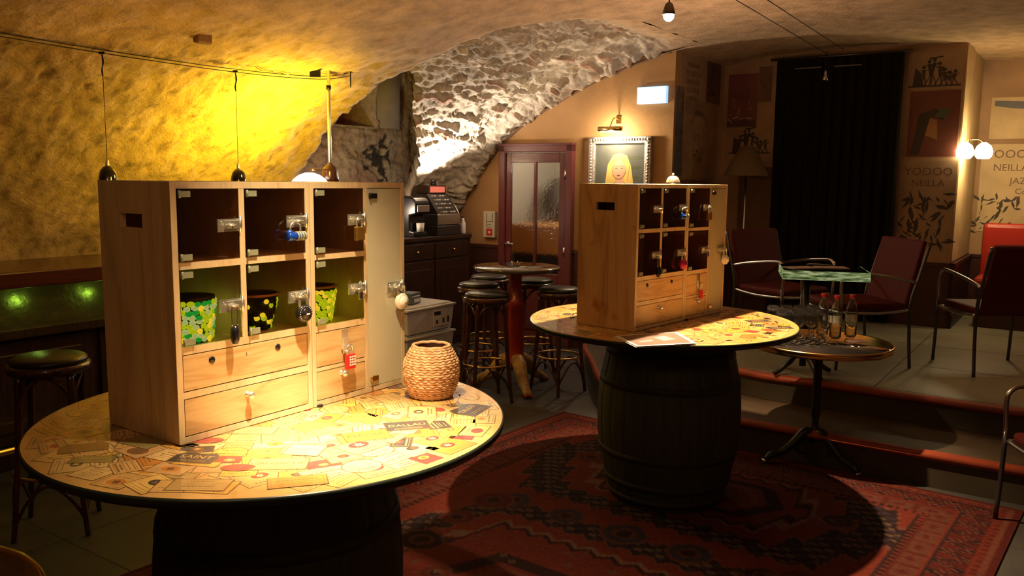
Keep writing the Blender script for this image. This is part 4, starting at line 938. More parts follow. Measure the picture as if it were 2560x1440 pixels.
mb = MB(); vs = [(-.10, y, z) for y, z in ((-.06, 0), (.26, 0), (.28, .25), (.24, .36), (.10, .385), (-.04, .37), (-.08, .33), (-.08, .22), (-.0, .20), (-.0, .06), (-.06, .05))]
n = len(vs); vs += [(.10, b, c) for a, b, c in vs]
mb.add(vs, [tuple(range(n)), tuple(range(n, 2 * n))[::-1]] + [(i, n + i, n + (i + 1) % n, (i + 1) % n) for i in range(n)], 'black_plastic'); mb.build('body', t, bevel=.014)
mb = MB(); mb.lathe([(.0001, 0), (.035, 0), (.04, .08), (.036, .08), (.03, .005), (.0001, .005)], 'white', 20, c=(.0, -.045, .052), cap=False); mb.build('cup', t)
mb = MB(); mb.box(-.085, .085, -.090, -.07, .235, .30, 'steel'); mb.build('panel', t, bevel=.004)
t = thing('bottle', 'small pale bottle at the right end of the sideboard', 'bottle', W(6.73, 5.20, 1.101))
mb = MB(); mb.lathe([(.0001, 0), (.024, 0), (.026, .01), (.026, .10), (.012, .135), (.011, .16), (.0001, .16)], 'label_white', 20, cap=False); mb.build('body', t)
mb = MB(); mb.lathe([(.013, .16), (.013, .18), (.0001, .18)], 'black_plastic', 16); mb.build('cap', t)
mb = MB(); T = Matrix.Rotation(-.1, 4, 'X'); mb.lathe([(.0001, 0), (.03, 0), (.03, .01), (.022, .03), (.030, .045), (.0001, .02)], 'black_metal', 24, cap=False)
t = mb.build('uplight', None, W(6.42, 5.33, 1.586), label='short black uplighter standing on top of the cash register', cat='lamp')
def storage_box(loc, rz, label, w_=.58, d_=.40, h_=.215):
    t = thing('storage_box', label, 'storage box', loc, rz)
    mb = MB(); a = .93
    vs = []; 
    for z, s in ((0, a), (h_ - .03, 1.0)): vs += [(-w_ / 2 * s, -d_ / 2 * s, z), (w_ / 2 * s, -d_ / 2 * s, z), (w_ / 2 * s, d_ / 2 * s, z), (-w_ / 2 * s, d_ / 2 * s, z)]
    mb.add(vs, [(3, 2, 1, 0), (4, 5, 6, 7), (0, 1, 5, 4), (1, 2, 6, 5), (2, 3, 7, 6), (3, 0, 4, 7)], 'plastic_box'); mb.build('tub', t, bevel=.012)
    mb = MB(); mb.box(-w_ / 2 - .012, w_ / 2 + .012, -d_ / 2 - .012, d_ / 2 + .012, h_ - .03, h_ - .012, 'plastic_lid'); mb.box(-w_ / 2 + .02, w_ / 2 - .02, -d_ / 2 + .02, d_ / 2 - .02, h_ - .012, h_, 'plastic_lid'); mb.build('lid', t, bevel=.005)
    return t
BR = (5.37 - .30, 4.23 + .20)
for i in range(3):
    t = storage_box(W(BR[0], BR[1], .221 * i + .0005), RZ, ['bottom grey plastic storage box of the stack by the sideboard', 'middle grey plastic storage box of the stack by the sideboard', 'top grey plastic storage box with white label on the stack'][i])
    if i == 2:
        mb = MB(); y = -.205; mb.box(.02, .245, y - .002, y + .008, .035, .165, 'label_white'); mb.box(.025, .105, y - .003, y - .002, .125, .155, 'label_dark')
        for k, x in enumerate((.06, .14, .20)): mb.box(x - .012, x + .012, y - .003, y - .002, .055, .085 + .01 * k, 'label_dark')
        mb.build('label', t)
t = thing('small_box', 'small dark blue box lying on the top plastic storage box', 'box', W(BR[0] - .07, BR[1] - .03, .664), RZ + .2)
mb = MB(); mb.box(-.075, .075, -.06, .06, 0, .085, 'bluegrey'); mb.build('carton', t, bevel=.002)
mb = MB(); mb.box(-.03, .06, -.0615, -.0602, .012, .04, 'label_white'); mb.box(-.06, .06, -.0615, -.0602, .055, .064, 'label_white'); mb.build('label', t)
# ------------------------------------------------------------------ high table with red column
t = thing('high_bar_table', 'small round high table with red column and gold-red claw feet', 'high table', (.035, 6.56, 0), .35)
HT = .975
mb = MB(); mb.lathe([(.0001, HT - .03), (.335, HT - .03), (.345, HT - .02), (.345, HT - .006), (.340, HT), (.0001, HT)], 'dark_glossy', 64, cap=False); mb.build('top', t)
mb = MB(); mb.lathe([(.08, .20), (.082, .24), (.066, .27), (.066, .66), (.085, .68), (.04, .72), (.042, .92), (.10, .945), (.0001, .945)], 'foot_red', 32); mb.build('column', t)
for i in range(3):
    a = 2 * PI * i / 3 + .45; c, s = math.cos(a), math.sin(a)
    mb = MB(); mb.tube([(c * .03, s * .03, .24), (c * .12, s * .12, .20), (c * .21, s * .21, .10), (c * .30, s * .30, .055), (c * .33, s * .33, .03)], [.055, .055, .042, .032, .035], 'foot_gold', 12); mb.ball((c * .335, s * .335, .032), .032, 'foot_gold', 12, 8)
    for k in (-1, 0, 1): mb.ball((c * .355 - s * .02 * k, s * .355 + c * .02 * k, .018), .017, 'foot_red', 8, 6)
    mb.build('foot', t)
t = thing('condiment_caddy', 'tiny dark wire caddy on the round high table', 'caddy', (.03, 6.56, HT))
mb = MB(); mb.lathe([(.0001, 0), (.03, 0), (.034, .006), (.0001, .008)], 'iron', 20, cap=False)
for i in range(5): a = i * 1.256; mb.tube([(.02 * math.cos(a), .02 * math.sin(a), .005), (.03 * math.cos(a), .03 * math.sin(a), .025), (.045 * math.cos(a), .045 * math.sin(a), .035)], .003, 'steel', 6)
mb.build('rack', t)
# ================================================================== DOOR WALL
t = thing('x', 'x', 'x'); bpy.data.objects.remove(t)
DR = bpy.data.objects.new('door_1', None); COL.objects.link(DR); DR.rotation_euler = (0, 0, RZ); DR['kind'] = 'structure'
n0, n1, zt = 4.12, 4.985, 1.995
def nbox(mb, a, b, z0, z1, p0, p1, m): mb.box(p0, p1, a, b, z0, z1, m)
mb = MB(); nbox(mb, n0, n0 + .075, 0, zt, 7.035, 7.10, 'door_paint'); nbox(mb, n1 - .075, n1, 0, zt, 7.035, 7.10, 'door_paint'); nbox(mb, n0, n1, zt - .075, zt, 7.035, 7.10, 'door_paint'); nbox(mb, n0 - .01, n1 + .01, zt - .012, zt + .012, 7.02, 7.10, 'door_paint')
mb.build('door_frame', DR, bevel=.008)
g0, g1 = n0 + .155, n1 - .135
mb = MB(); nbox(mb, n0 + .078, g0, .01, zt - .08, 7.06, 7.098, 'door_paint'); nbox(mb, g1, n1 - .078, .01, zt - .08, 7.06, 7.098, 'door_paint'); nbox(mb, g0, g1, zt - .175, zt - .08, 7.06, 7.098, 'door_paint'); nbox(mb, g0, g1, .01, .72, 7.06, 7.098, 'door_paint')
nbox(mb, g0 + .08, g1 - .08, .14, .62, 7.052, 7.062, 'door_paint'); c = (g0 + g1) / 2 - .005; nbox(mb, c - .014, c + .014, .70, zt - .17, 7.058, 7.095, 'door_paint'); mb.build('door_leaf', DR, bevel=.004)
for a, b in ((g0, c - .014), (c + .014, g1)):
    mb = MB(); nbox(mb, a, b, .715, zt - .172, 7.078, 7.086, 'ripple_glass'); mb.build('glass_pane', DR)
mb = MB(); y = g1 + .028; mb.cyl((7.06, y, 1.0), (7.02, y, 1.0), .010, 'steel', 10); mb.tube([(7.02, y, 1.0), (7.015, y - .03, 1.0), (7.015, y - .09, 1.0)], .010, 'chrome', 10); mb.cyl((7.062, y, 1.0), (7.055, y, 1.0), .024, 'steel', 16); mb.build('door_handle', DR)
for z in (1.70, .95):
    mb = MB(); mb.cyl((7.04, n0 + .078, z - .045), (7.04, n0 + .078, z + .045), .009, 'steel', 10); mb.build('door_hinge', DR)
t = thing('reflection_block', 'orange block added for the reflection in the rippled glass of the dark red door', 'counter', W(8.0, 4.9, 0), RZ)  # block added behind the pane to show as its orange reflection
mb = MB(); mb.box(-.35, .25, -1.2, .3, 0, .86, 'dark_wood'); mb.build('body', t)
mb = MB(); mb.box(-.40, .28, -1.25, .35, .86, 1.16, 'reflection_orange'); mb.build('top', t)
t = thing('coat', 'dark shape added for the reflection in the rippled glass of the door', 'coat', W(8.3, 5.02, 1.18), RZ)  # piece added behind the pane to show as its dark reflection
mb = MB(); mb.lathe([(.0001, 0), (.20, .01), (.19, .2), (.15, .36), (.08, .48), (.0001, .5)], 'I_black', 24, cap=False); mb.build('dark_form', t)
t = thing('call_point', 'white wall box with red lower panel mounted left of the dark red door', 'call point', W(7.10, 5.115, 1.185), RZ)
mb = MB(); mb.box(-.045, 0, -.072, .072, -.135, .135, 'offwhite_paint'); mb.build('case', t, bevel=.004)
mb = MB(); mb.box(-.049, -.045, -.045, .030, -.115, -.045, 'red_paint'); mb.build('red_panel', t)
mb = MB()
for a in ((-.048, -.044, .028, .12), (.026, .030, .028, .12), (-.048, .030, .026, .030), (-.03, .026, .0, .003), (-.03, .026, -.03, -.027), (.024, .027, -.03, .02)): mb.box(-.0465, -.045, a[0], a[1], a[2], a[3], 'black_plastic')
mb.box(-.0505, -.049, -.022, .008, -.092, -.068, 'white'); mb.build('markings', t)
# exit sign
t = thing('exit_sign', 'bright white illuminated sign high on the wall above the painting', 'sign', W(7.10, 3.325, 2.415), RZ)
mb = MB(); mb.box(-.04, 0, -.145, .145, -.072, .078, 'sign_edge'); mb.build('housing', t, bevel=.004)
mb = MB(); mb.box(-.042, -.04, -.135, .135, -.062, .068, 'sign_glow'); mb.build('lit_face', t)
mb = MB(); T = Matrix.Translation((-.0425, 0, 0)); 
mb.box(-.0428, -.042, -.105, -.02, -.006, .006, 'sign_mark'); mb.add([(-.0426, -.105, .03), (-.0426, -.105, -.03), (-.0426, -.13, 0)], [(0, 1, 2)], 'sign_mark'); mb.ball((-.042, .07, .035), .010, 'sign_mark', 8, 6); mb.box(-.0428, -.042, .055, .085, -.04, .02, 'sign_mark'); mb.build('pictogram', t)
# painting
t = thing('framed_portrait', 'portrait of a long-haired blonde woman in an ornate silver frame on the door wall', 'painting', W(7.10, 3.632, 1.66), RZ)
hw, hh = .322, .395
mb = MB()
for z in (-hh, hh - .065): mb.box(-.05, 0, -hw, hw, z, z + .065, 'silver_frame')
for y in (-hw, hw - .065): mb.box(-.05, 0, y, y + .065, -hh, hh, 'silver_frame')
mb.build('frame', t, bevel=.008)
mb = MB()
for i in range(22):
    y = -hw + .03 + (2 * hw - .06) * i / 21
    for z in (-hh + .028, hh - .028): mb.ball((-.052, y, z), .013, 'silver_frame', 8, 5)
for i in range(26):
    z = -hh + .03 + (2 * hh - .06) * i / 25
    for y in (-hw + .028, hw - .028): mb.ball((-.052, y, z), .013, 'silver_frame', 8, 5)
mb.build('carved_border', t)
mb = MB(); q = -.022
def pp(pts, m, d): mb.poly([(q - d * .0004, y * (1.2 if d > 1 else 1), z * 1.05 + .075 if d > 1 else z) if d < 2 or z > -.3 else (q - d * .0004, y * 1.2, -.335) for y, z in pts], m)
def ell(cy, cz, ry, rz_, m, d, n=28, tilt=0): pp([(cy + ry * math.cos(a) * math.cos(tilt) - rz_ * math.sin(a) * math.sin(tilt), cz + ry * math.cos(a) * math.sin(tilt) + rz_ * math.sin(a) * math.cos(tilt)) for a in [2 * PI * i / n for i in range(n)]], m, d)
pp([(-hw + .06, -hh + .06), (hw - .06, -hh + .06), (hw - .06, hh - .06), (-hw + .06, hh - .06)], 'I_grey', 0)
for i in range(6): ell(-.15 + .02 * i, .2 - .09 * i, .09, .018, 'I_green', 1)
pp([(.13, -.30), (.125, -.1), (.105, .06), (.06, .145), (0, .165), (-.06, .14), (-.095, .05), (-.115, -.08), (-.16, -.30), (-.08, -.31), (-.05, -.1), (.05, -.1), (.07, -.3)], 'I_blond', 2)
pp([(-.045, -.20), (.045, -.20), (.035, -.05), (-.035, -.05)], 'I_skin', 3); pp([(-.15, -.335), (.15, -.335), (.10, -.20), (.03, -.16), (-.03, -.16), (-.10, -.20)], 'I_skin', 3); pp([(-.14, -.335), (.14, -.335), (.09, -.27), (-.09, -.27)], 'I_red', 4)
ell(.005, .016, .060, .089, 'I_orange', 4, tilt=.1); ell(.005, .02, .056, .084, 'I_skin', 5, tilt=.1)
for sy in (-1, 1): ell(.005 + sy * .024, .028, .011, .0035, 'I_brown', 6); ell(.005 + sy * .024, .043, .015, .002, 'I_orange', 6)
ell(.008, -.035, .016, .005, 'I_red', 6); pp([(.005, .02), (.000, -.008), (.012, -.010)], 'I_cream', 6)
pp([(.075, -.06), (.062, .04), (.035, .09), (.0, .108), (.03, .13), (.085, .08)], 'I_blond', 7); pp([(-.068, -.08), (-.05, .05), (-.02, .09), (.0, .108), (-.03, .13), (-.085, .06)], 'I_blond', 7)
mb.build('canvas', t)
t = thing('picture_light', 'brass picture light glowing above the blonde portrait', 'picture light', W(7.10, 3.665, 2.12), RZ)
mb = MB(); vs = []; fs = []
mb.tube([(-.17, -.12, .0), (-.17, .12, .0)], .022, 'brass', 16, sub=1); mb.build('shade', t)
mb = MB(); mb.tube([(-.17, 0, .02), (-.10, 0, .10), (0, 0, .09)], .006, 'brass', 8); mb.cbox((-.005, 0, .09), (.01, .05, .07), 'brass'); mb.build('arm', t)
mb = MB(); mb.tube([(-.166, -.10, -.021), (-.166, .10, -.021)], .008, 'bulb_warm', 8, sub=1); mb.build('tube', t)
# ================================================================== POSTERS
def scrib(mb, T, cx, cz, w_, h_, ink, seed, n=16):
    n = int(n * 1.7)
    rr = random.Random(seed)
    for i in range(n):
        x, z = cx + rr.uniform(-.5, .5) * w_, cz + rr.uniform(-.5, .5) * h_; a = rr.uniform(0, PI); L = rr.uniform(.05, .17) * min(w_, h_); t_ = L * rr.uniform(.05, .3)
        pts = [(x + L * math.cos(a + b) * k, z + L * math.sin(a + b) * k * 1.1) for b, k in ((0, 1), (.8, t_ / L + .25), (PI, 1), (PI + 1.1, t_ / L + .05))]
        mb.poly([(u, -.0012 - .00008 * i, v_) for u, v_ in pts], ink, T)
def band(mb, T, cx, z, w_, seed, ink):
    """a row of dancing musician silhouettes on a ground line"""
    rr = random.Random(seed); mb.poly([(cx - w_ / 2, -.0012, z), (cx + w_ / 2, -.0012, z), (cx + w_ / 2, -.0012, z + .014), (cx - w_ / 2, -.0012, z + .014)], ink, T)
    mb.poly([(cx - w_ * .42, -.0012, z), (cx - w_ * .2, -.0012, z), (cx - w_ * .26, -.0012, z + .12), (cx - w_ * .38, -.0012, z + .17)], ink, T)
    for i in range(7):
        x = cx - w_ * .22 + w_ * .1 * i; h_ = .17 + .06 * math.sin(i * .9)
        mb.poly([(x + .016 * math.cos(a), -.0014, z + h_ + .016 * math.sin(a)) for a in [i2 * PI / 5 for i2 in range(10)]], ink, T)
        b = rr.uniform(-.02, .02)
        mb.poly([(x - .012, -.0015, z + h_ - .02), (x + .014, -.0015, z + h_ - .02), (x + .010 + b, -.0015, z + h_ * .45), (x - .012 + b, -.0015, z + h_ * .45)], ink, T)
        for sx in (-1, 1):
            mb.poly([(x + b, -.0016, z + h_ * .5), (x + b + .01, -.0016, z + h_ * .5), (x + sx * .03, -.0016, z + .01), (x + sx * .03 - .01, -.0016, z + .01)], ink, T)
            mb.poly([(x, -.0016, z + h_ - .03), (x, -.0016, z + h_ - .045), (x + sx * .042, -.0016, z + h_ * .72 + rr.uniform(-.04, .06)), (x + sx * .036, -.0016, z + h_ * .72 + .03)], ink, T)
    mb.poly([(cx - w_ * .12, -.0016, z + .235), (cx + w_ * .14, -.0016, z + .25), (cx + w_ * .14, -.0016, z + .262), (cx - w_ * .12, -.0016, z + .25)], ink, T)
def poster(loc, rz, w_, h_, paper, label, draw):
    t = thing('wall_poster', label, 'poster', loc, rz)
    mb = MB(); mb.box(-w_ / 2, w_ / 2, 0, .003, -h_ / 2, h_ / 2, paper); mb.build('sheet', t)
    mb = MB(); T = Matrix.Translation((0, -.0005, 0)); draw(mb, T); mb.build('print', t)
    return t
def text_on(mb, T, s, x, z, size, ink): 
    vs, fs = textgeo(s); mb.add([(x + a * size, -.0025, z + b * size) for a, b, c in vs], fs, ink, False, T)
def arctext(mb, T, s, cx, cz, r, size, ink):
    for i, ch in enumerate(s):
        a = PI / 2 + (len(s) / 2 - .5 - i) * size * .82 / r; vs, fs = textgeo(ch); ca, sa = math.cos(a - PI / 2), math.sin(a - PI / 2)
        mb.add([(cx + r * math.cos(a) + (u * ca - v_ * sa) * size, -.0025, cz + r * math.sin(a) + (u * sa + v_ * ca) * size) for u, v_, c in vs], fs, ink, False, T)
FR_N = RZ + PI       # facing -? helpers: rotation so that local -Y faces into the room
RB = RZ - PI / 2     # back walls (face -P): local x runs along -N
RS = RZ + PI         # (unused)
def onback(n, z, P0=8.3): return W(P0 - .004, n, z)
def onside(p, z, N0=3.12): return W(p, N0 - .004, z)
RSIDE = RZ           # side wall n=3.12 faces -N : local x along +P
# recess side wall (p 7.1 .. 8.3)
poster(onside(7.50, 2.52), RSIDE, .60, .50, 'I_tan', 'poster with lines of print at the top of the narrow wall beside the sign', lambda mb, T: [text_on(mb, T, s, 0, .19 - .075 * i, .062, 'I_brown') for i, s in enumerate(('WIIIIBAND', 'MIT JAZZ IN', 'DER STADT', 'ALLE TAGE', 'OFFEN'))] and None)
poster(onside(8.02, 2.62), RSIDE, .36, .42, 'I_brown', 'small dark poster near the ceiling in the corner of the narrow wall', lambda mb, T: scrib(mb, T, 0, 0, .3, .3, 'I_black', 4))
poster(onside(7.22, 2.10), RSIDE, .17, .80, 'I_steel', 'narrow dark blue drawing strip on the wall edge beside the painting', lambda mb, T: scrib(mb, T, 0, 0, .16, .76, 'I_blue', 8, 34))
def dr3(mb, T):
    arctext(mb, T, 'SUURLAND', 0, .02, .22, .075, 'I_brown'); scrib(mb, T, -.02, -.08, .22, .28, 'I_black', 9, 16); scrib(mb, T, -.28, -.12, .1, .5, 'I_brown', 10, 9); scrib(mb, T, .28, -.05, .1, .5, 'I_black', 12, 12)
poster(onside(7.68, 2.05), RSIDE, .70, .74, 'I_tan', 'cream poster with arched title and dancing figures on the narrow wall', dr3)
def dr4(mb, T):
    mb.poly([(-.12, -.002, .20), (.12, -.002, .20), (.12, -.002, .24), (-.12, -.002, .24)], 'I_black', T); arctext(mb, T, 'GUTLAND', 0, -.1, .22, .10, 'I_black'); scrib(mb, T, .05, -.12, .3, .2, 'I_brown', 14)
poster(onside(7.62, 1.38), RSIDE, .62, .56, 'I_orange' if False else 'I_brown', 'brown poster with curved black lettering behind the call bell', dr4)
# left part of curtain wall
poster(onback(2.92, 2.45), RB, .30, .52, 'I_red', 'reddish poster in the upper corner left of the black curtain', lambda mb, T: scrib(mb, T, 0, -.1, .24, .24, 'I_tan', 21, 8))
poster(onback(2.70, 2.60), RB, .13, .34, 'I_brown', 'narrow dark figure poster touching the black curtain top', lambda mb, T: scrib(mb, T, 0, 0, .10, .28, 'I_black', 22, 9))
poster(onback(2.83, 2.06), RB, .50, .40, 'I_tan', 'poster of black silhouetted musicians above the floor lamp', lambda mb, T: band(mb, T, 0, -.13, .42, 3, 'I_black'))
poster(onback(2.74, 1.45), RB, .36, .70, 'I_brown', 'dark red-brown poster behind the floor lamp pole', lambda mb, T: scrib(mb, T, 0, 0, .3, .6, 'I_red', 24, 18))
# pillar panel (n .97 .. 1.45)
poster(onback(1.205, 2.64), RB, .44, .33, 'I_tan', 'poster of black silhouetted musicians at the top of the pillar right of the curtain', lambda mb, T: band(mb, T, 0, -.14, .42, 5, 'I_black'))
def drfig(mb, T):
    mb.poly([(-.18, -.0008, -.27), (.17, -.0008, -.27), (.17, -.0008, .25), (-.18, -.0008, .25)], 'I_red', T)
    mb.poly([(-.17, -.0012, -.27), (-.10, -.0012, -.27), (-.03, -.0012, .06), (.08, -.0012, .03), (.10, -.0012, .10), (.0, -.0012, .13), (-.12, -.0012, .08)], 'I_black', T)
    mb.poly([(-.06, -.0016, -.10), (.04, -.0016, -.14), (.03, -.0016, .03), (-.03, -.0016, .05)], 'I_orange', T)
    mb.poly([(.0, -.0014, .06), (.10, -.0014, .05), (.13, -.0014, .12), (.06, -.0014, .14)], 'I_green', T); text_on(mb, T, 'CABARET', -.02, .19, .055, 'I_brown')
poster(onback(1.19, 2.18), RB, .40, .57, 'I_red', 'tall red poster with a dark leaning figure on the pillar', drfig)
def dryo(mb, T):
    text_on(mb, T, 'YOOOO', 0, .30, .10, 'I_brown'); text_on(mb, T, 'NEILLA', 0, .20, .085, 'I_brown'); scrib(mb, T, 0, -.12, .40, .48, 'I_black', 31, 34)
poster(onback(1.20, 1.46), RB, .46, .80, 'I_tan', 'worn poster with faint YOOOO lettering and ink splashes low on the pillar', dryo)
# far right wall (p 9.6)
def dryo2(mb, T):
    text_on(mb, T, 'YOOOO', 0, .33, .115, 'I_brown'); text_on(mb, T, 'NEILLA', 0, .20, .095, 'I_brown'); text_on(mb, T, 'JAZZ', .10, .07, .09, 'I_brown'); text_on(mb, T, 'Co', .10, -.03, .08, 'I_brown'); scrib(mb, T, -.1, -.25, .4, .36, 'I_black', 33, 26)
RF = RB
poster(onback(.66, 1.62, 9.6), RF, .52, .86, 'I_cream', 'bright cream YOOOO NEILLA JAZZ poster on the far right wall above the red bench', dryo2)
poster(onback(.62, 2.30, 9.6), RF, .50, .40, 'I_cream', 'cream poster with a grey plank shape on the upper far right wall', lambda mb, T: mb.poly([(-.22, -.002, .17), (.22, -.002, .14), (.22, -.002, .07), (-.05, -.002, .09), (-.22, -.002, .12)], 'I_steel', T) and None)
poster(onback(.40, 2.0, 9.6), RF, .14, .60, 'I_yellow', 'yellow and blue poster cut by the right picture edge', lambda mb, T: [mb.poly([(-.07, -.002, -.28), (.07, -.002, -.28), (.07, -.002, -.05), (-.05, -.002, -.05)], 'I_steel', T), mb.poly([(-.05, -.002, .0), (.07, -.002, .0), (.07, -.002, .18), (-.05, -.002, .18)], 'I_orange', T)] and None)
# pillar side face (n=.97, p 8.3..9.6)
mb = MB(); mb.box(8.31, 9.59, .962, .969, .97, 2.86, 'I_cream'); mb.build('trim_8', rz=RZ, kind='structure')
# ------------------------------------------------------------------ curtain
t = thing('black_curtain', 'tall black curtain hanging on the back wall of the stage', 'curtain', (0, 0, 0), RZ)
vs = []; fs = []; NX, NZ = 160, 24
for j in range(NZ + 1):
    z = .39 + (2.80 - .39) * j / NZ
    for i in range(NX + 1):
        u = i / NX; y = 2.56 - 1.12 * u; d = .028 * math.sin(u * 2 * PI * 11 + .4 * math.sin(j * .2)) + .012 * math.sin(u * 2 * PI * 23 + 1)
        vs.append((8.19 + d * (1.15 - .5 * j / NZ), y, z))
for j in range(NZ):
    for i in range(NX): a = j * (NX + 1) + i; fs.append((a, a + 1, a + NX + 2, a + NX + 1))
mb = MB(); mb.add(vs, fs, 'curtain', True); mb.build('drape', t)
mb = MB(); mb.tube([(8.19, 1.38, 2.81), (8.19, 2.62, 2.81)], .012, 'dark_steel', 10, sub=1); mb.build('rod', t)
for n in (1.9, 2.25):
    mb = MB(); mb.box(8.12, 8.14, n - .12, n + .12, 2.70, 2.712, 'dark_steel'); mb.build('track_clip', t)
# ------------------------------------------------------------------ floor lamp
t = thing('floor_lamp', 'unlit floor lamp with wide tapered shade in the corner left of the curtain', 'floor lamp', W(7.86, 2.70, .38))
mb = MB(); mb.lathe([(.0001, 0), (.14, 0), (.14, .015), (.03, .03), (.0001, .03)], 'dark_steel', 32, cap=False); mb.build('base', t)
mb = MB(); mb.cyl((0, 0, .02), (0, 0, 1.40), .010, 'steel', 12); mb.build('pole', t)
mb = MB(); mb.lathe([(.21, 1.33), (.07, 1.60), (.066, 1.60), (.205, 1.33)], 'lamp_shade', 40, cap=False); mb.build('lamp_shade', t)
# ================================================================== STAGE FURNITURE
t = thing('stage_table', 'small table on the stage with green reflections painted on its metal-banded edge', 'table', (2.066, 5.444, .38), -.25)
mb = MB(); mb.box(-.296, .216, -.22, .22, .672, .72, 'black_gloss'); mb.build('top', t, bevel=.003)
mb = MB(); mb.box(-.300, .220, -.225, -.2205, .662, .7195, 'painted_green_sheen'); mb.box(-.301, -.2965, -.22, .22, .662, .7195, 'painted_green_sheen'); mb.box(.2165, .221, -.22, .22, .662, .7195, 'painted_green_sheen'); mb.build('metal_band', t)
0 and lamp('light_table_green', 'POINT', (1.95, 4.75, 1.25), 0.45, (0.55, 1.0, 0.45), 0.03)
mb = MB(); mb.cyl((-.13, .02, .06), (-.13, .02, .655), .022, 'iron', 14); mb.build('column', t)
for i in range(4):
    a = i * PI / 2 + .5; c, s = math.cos(a), math.sin(a)
    mb = MB(); mb.tube([(-.13, .02, .16), (c * .08 - .13, s * .08 + .02, .12), (c * .15 - .13, s * .15 + .02, .05), (c * .21 - .13, s * .21 + .02, .018)], [.025, .022, .018, .016], 'iron', 10); mb.build('foot', t)
for i, (dx, dy, an, lb) in enumerate(((-.18, .02, .3, 'paper leaflet lying at the left of the green-edged stage table'), (.03, .05, -.1, 'paper leaflet in the middle of the green-edged stage table'))):
    mb = MB(); mb.box(-.10, .10, -.07, .07, 0, .002, 'paper_tan'); mb.build('leaflet', None, (2.066 + dx, 5.444 + dy, 1.1012), an, label=lb, cat='leaflet')
def armchair(loc, rz, label, m='red_leather'):
    t = thing('armchair', label, 'chair', loc, rz)
    mb = MB(); mb.box(-.25, .25, -.25, .22, .40, .455, m); mb.build('seat', t, bevel=.02)
    mb = MB(); T = Matrix.Translation((0, .235, .44)) @ Matrix.Rotation(-.24, 4, 'X'); mb.box(-.25, .25, -.018, .018, -.02, .46, m, T); mb.build('backrest', t, bevel=.015)
    for s in (-1, 1):
        x = s * .275
        mb = MB(); mb.tube([(x, .36, .87), (x, .30, .66), (x, .245, .46), (x, .25, .22), (x, .27, 0)], .0115, 'dark_steel', 10); mb.build('rear_leg', t)
        mb = MB(); mb.tube([(x, .27, .60), (x, .10, .635), (x, -.18, .67), (x, -.25, .655), (x, -.275, .60), (x, -.265, .44)], .0115, 'steel', 10); mb.build('armrest', t)
        mb = MB(); mb.tube([(x, -.265, .46), (x, -.27, .22), (x, -.28, 0)], .0115, 'dark_steel', 10, sub=2); mb.build('front_leg', t)
    mb = MB(); mb.tube([(-.275, -.26, .40), (0, -.262, .385), (.275, -.26, .40)], .010, 'steel', 8); mb.tube([(-.275, -.26, .40), (-.275, 0, .39), (-.275, .25, .41)], .009, 'steel', 8); mb.tube([(.275, -.26, .40), (.275, 0, .39), (.275, .25, .41)], .009, 'steel', 8); mb.build('seat_rail', t)
    return t
A1 = armchair((2.46, 5.95, .38), -1.42, 'dark red armchair with metal arms to the right of the green-edged stage table')
dup(A1, (2.17, 6.70, .38), .5, 'dark red armchair to the left of the green-edged stage table')
dup(A1, (3.36, 5.75, .38), PI, 'dark red chair seen from behind in front of the bright red bench')
dup(A1, (2.69, 3.71, 0.0095), -PI / 2, 'armchair with bent metal arm cut off by the right picture edge')
t = thing('red_bench', 'bright red padded bench against the far right wall', 'bench', W(8.95, .0, .38), RB)
mb = MB(); mb.box(-.80, .80, -.45, .0, .36, .45, 'bright_red_leather'); mb.build('seat', t, bevel=.03)
mb = MB(); mb.box(-.80, .80, .0, .10, .40, .92, 'bright_red_leather'); mb.build('backrest', t, bevel=.04)
mb = MB(); mb.box(-.78, .78, -.42, .08, 0.001, .36, 'dado'); mb.build('plinth', t)
# ------------------------------------------------------------------ brass-rimmed bistro table with glasses
BT = Vector((1.800, 4.82, 0.0)); BZ = .725
def bistro(loc, label, z0=0.0):
    t = thing('bistro_table', label, 'table', loc)
    mb = MB(); mb.lathe([(.0001, BZ - .022), (.385, BZ - .022), (.388, BZ - .003), (.0001, BZ - .003)], 'black_gloss', 72, cap=False); mb.build('top', t)
    mb = MB(); mb.lathe([(.386, BZ - .034), (.398, BZ - .034), (.402, BZ - .028), (.398, BZ - .020), (.398, BZ - .014), (.402, BZ - .006), (.400, BZ + .003), (.390, BZ + .003), (.386, BZ - .003)], 'brass', 96, cap=False); mb.build('rim', t)
    mb = MB(); mb.lathe([(.035, .12), (.045, .16), (.022, .20), (.020, .26), (.028, .30), (.024, .34), (.024, .62), (.030, .65), (.05, .685), (.12, .698), (.0001, .698)], 'iron', 24); mb.build('column', t)
    for i in range(3):
        a = -PI / 2 + .62 + i * 2 * PI / 3; c, s = math.cos(a), math.sin(a)
        mb = MB(); mb.tube([(c * .01, s * .01, .17), (c * .06, s * .06, .18), (c * .13, s * .13, .115), (c * .20, s * .20, .06), (c * .26, s * .26, .045), (c * .29, s * .29, .018)], [.03, .03, .024, .018, .022, .017], 'iron', 12)
        mb.tube([(c * .07, s * .07, .15), (c * .10, s * .10, .07), (c * .05, s * .05, .055), (c * .04, s * .04, .09)], .009, 'iron', 8)
        for k in (-1, 0, 1): mb.ball((c * .30 - s * .012 * k, s * .30 + c * .012 * k, .011), .011, 'steel', 8, 6)
        mb.build('claw_foot', t)
    return t
B1 = bistro((BT.x, BT.y, .0095), 'round black bistro table with brass rim holding glasses and bottles')
dup(B1, (-1.395, 1.60, 0.0095), 1.0, 'round brass-rimmed table cut off by the lower left picture corner')
TZ = BZ - .003 + .0095
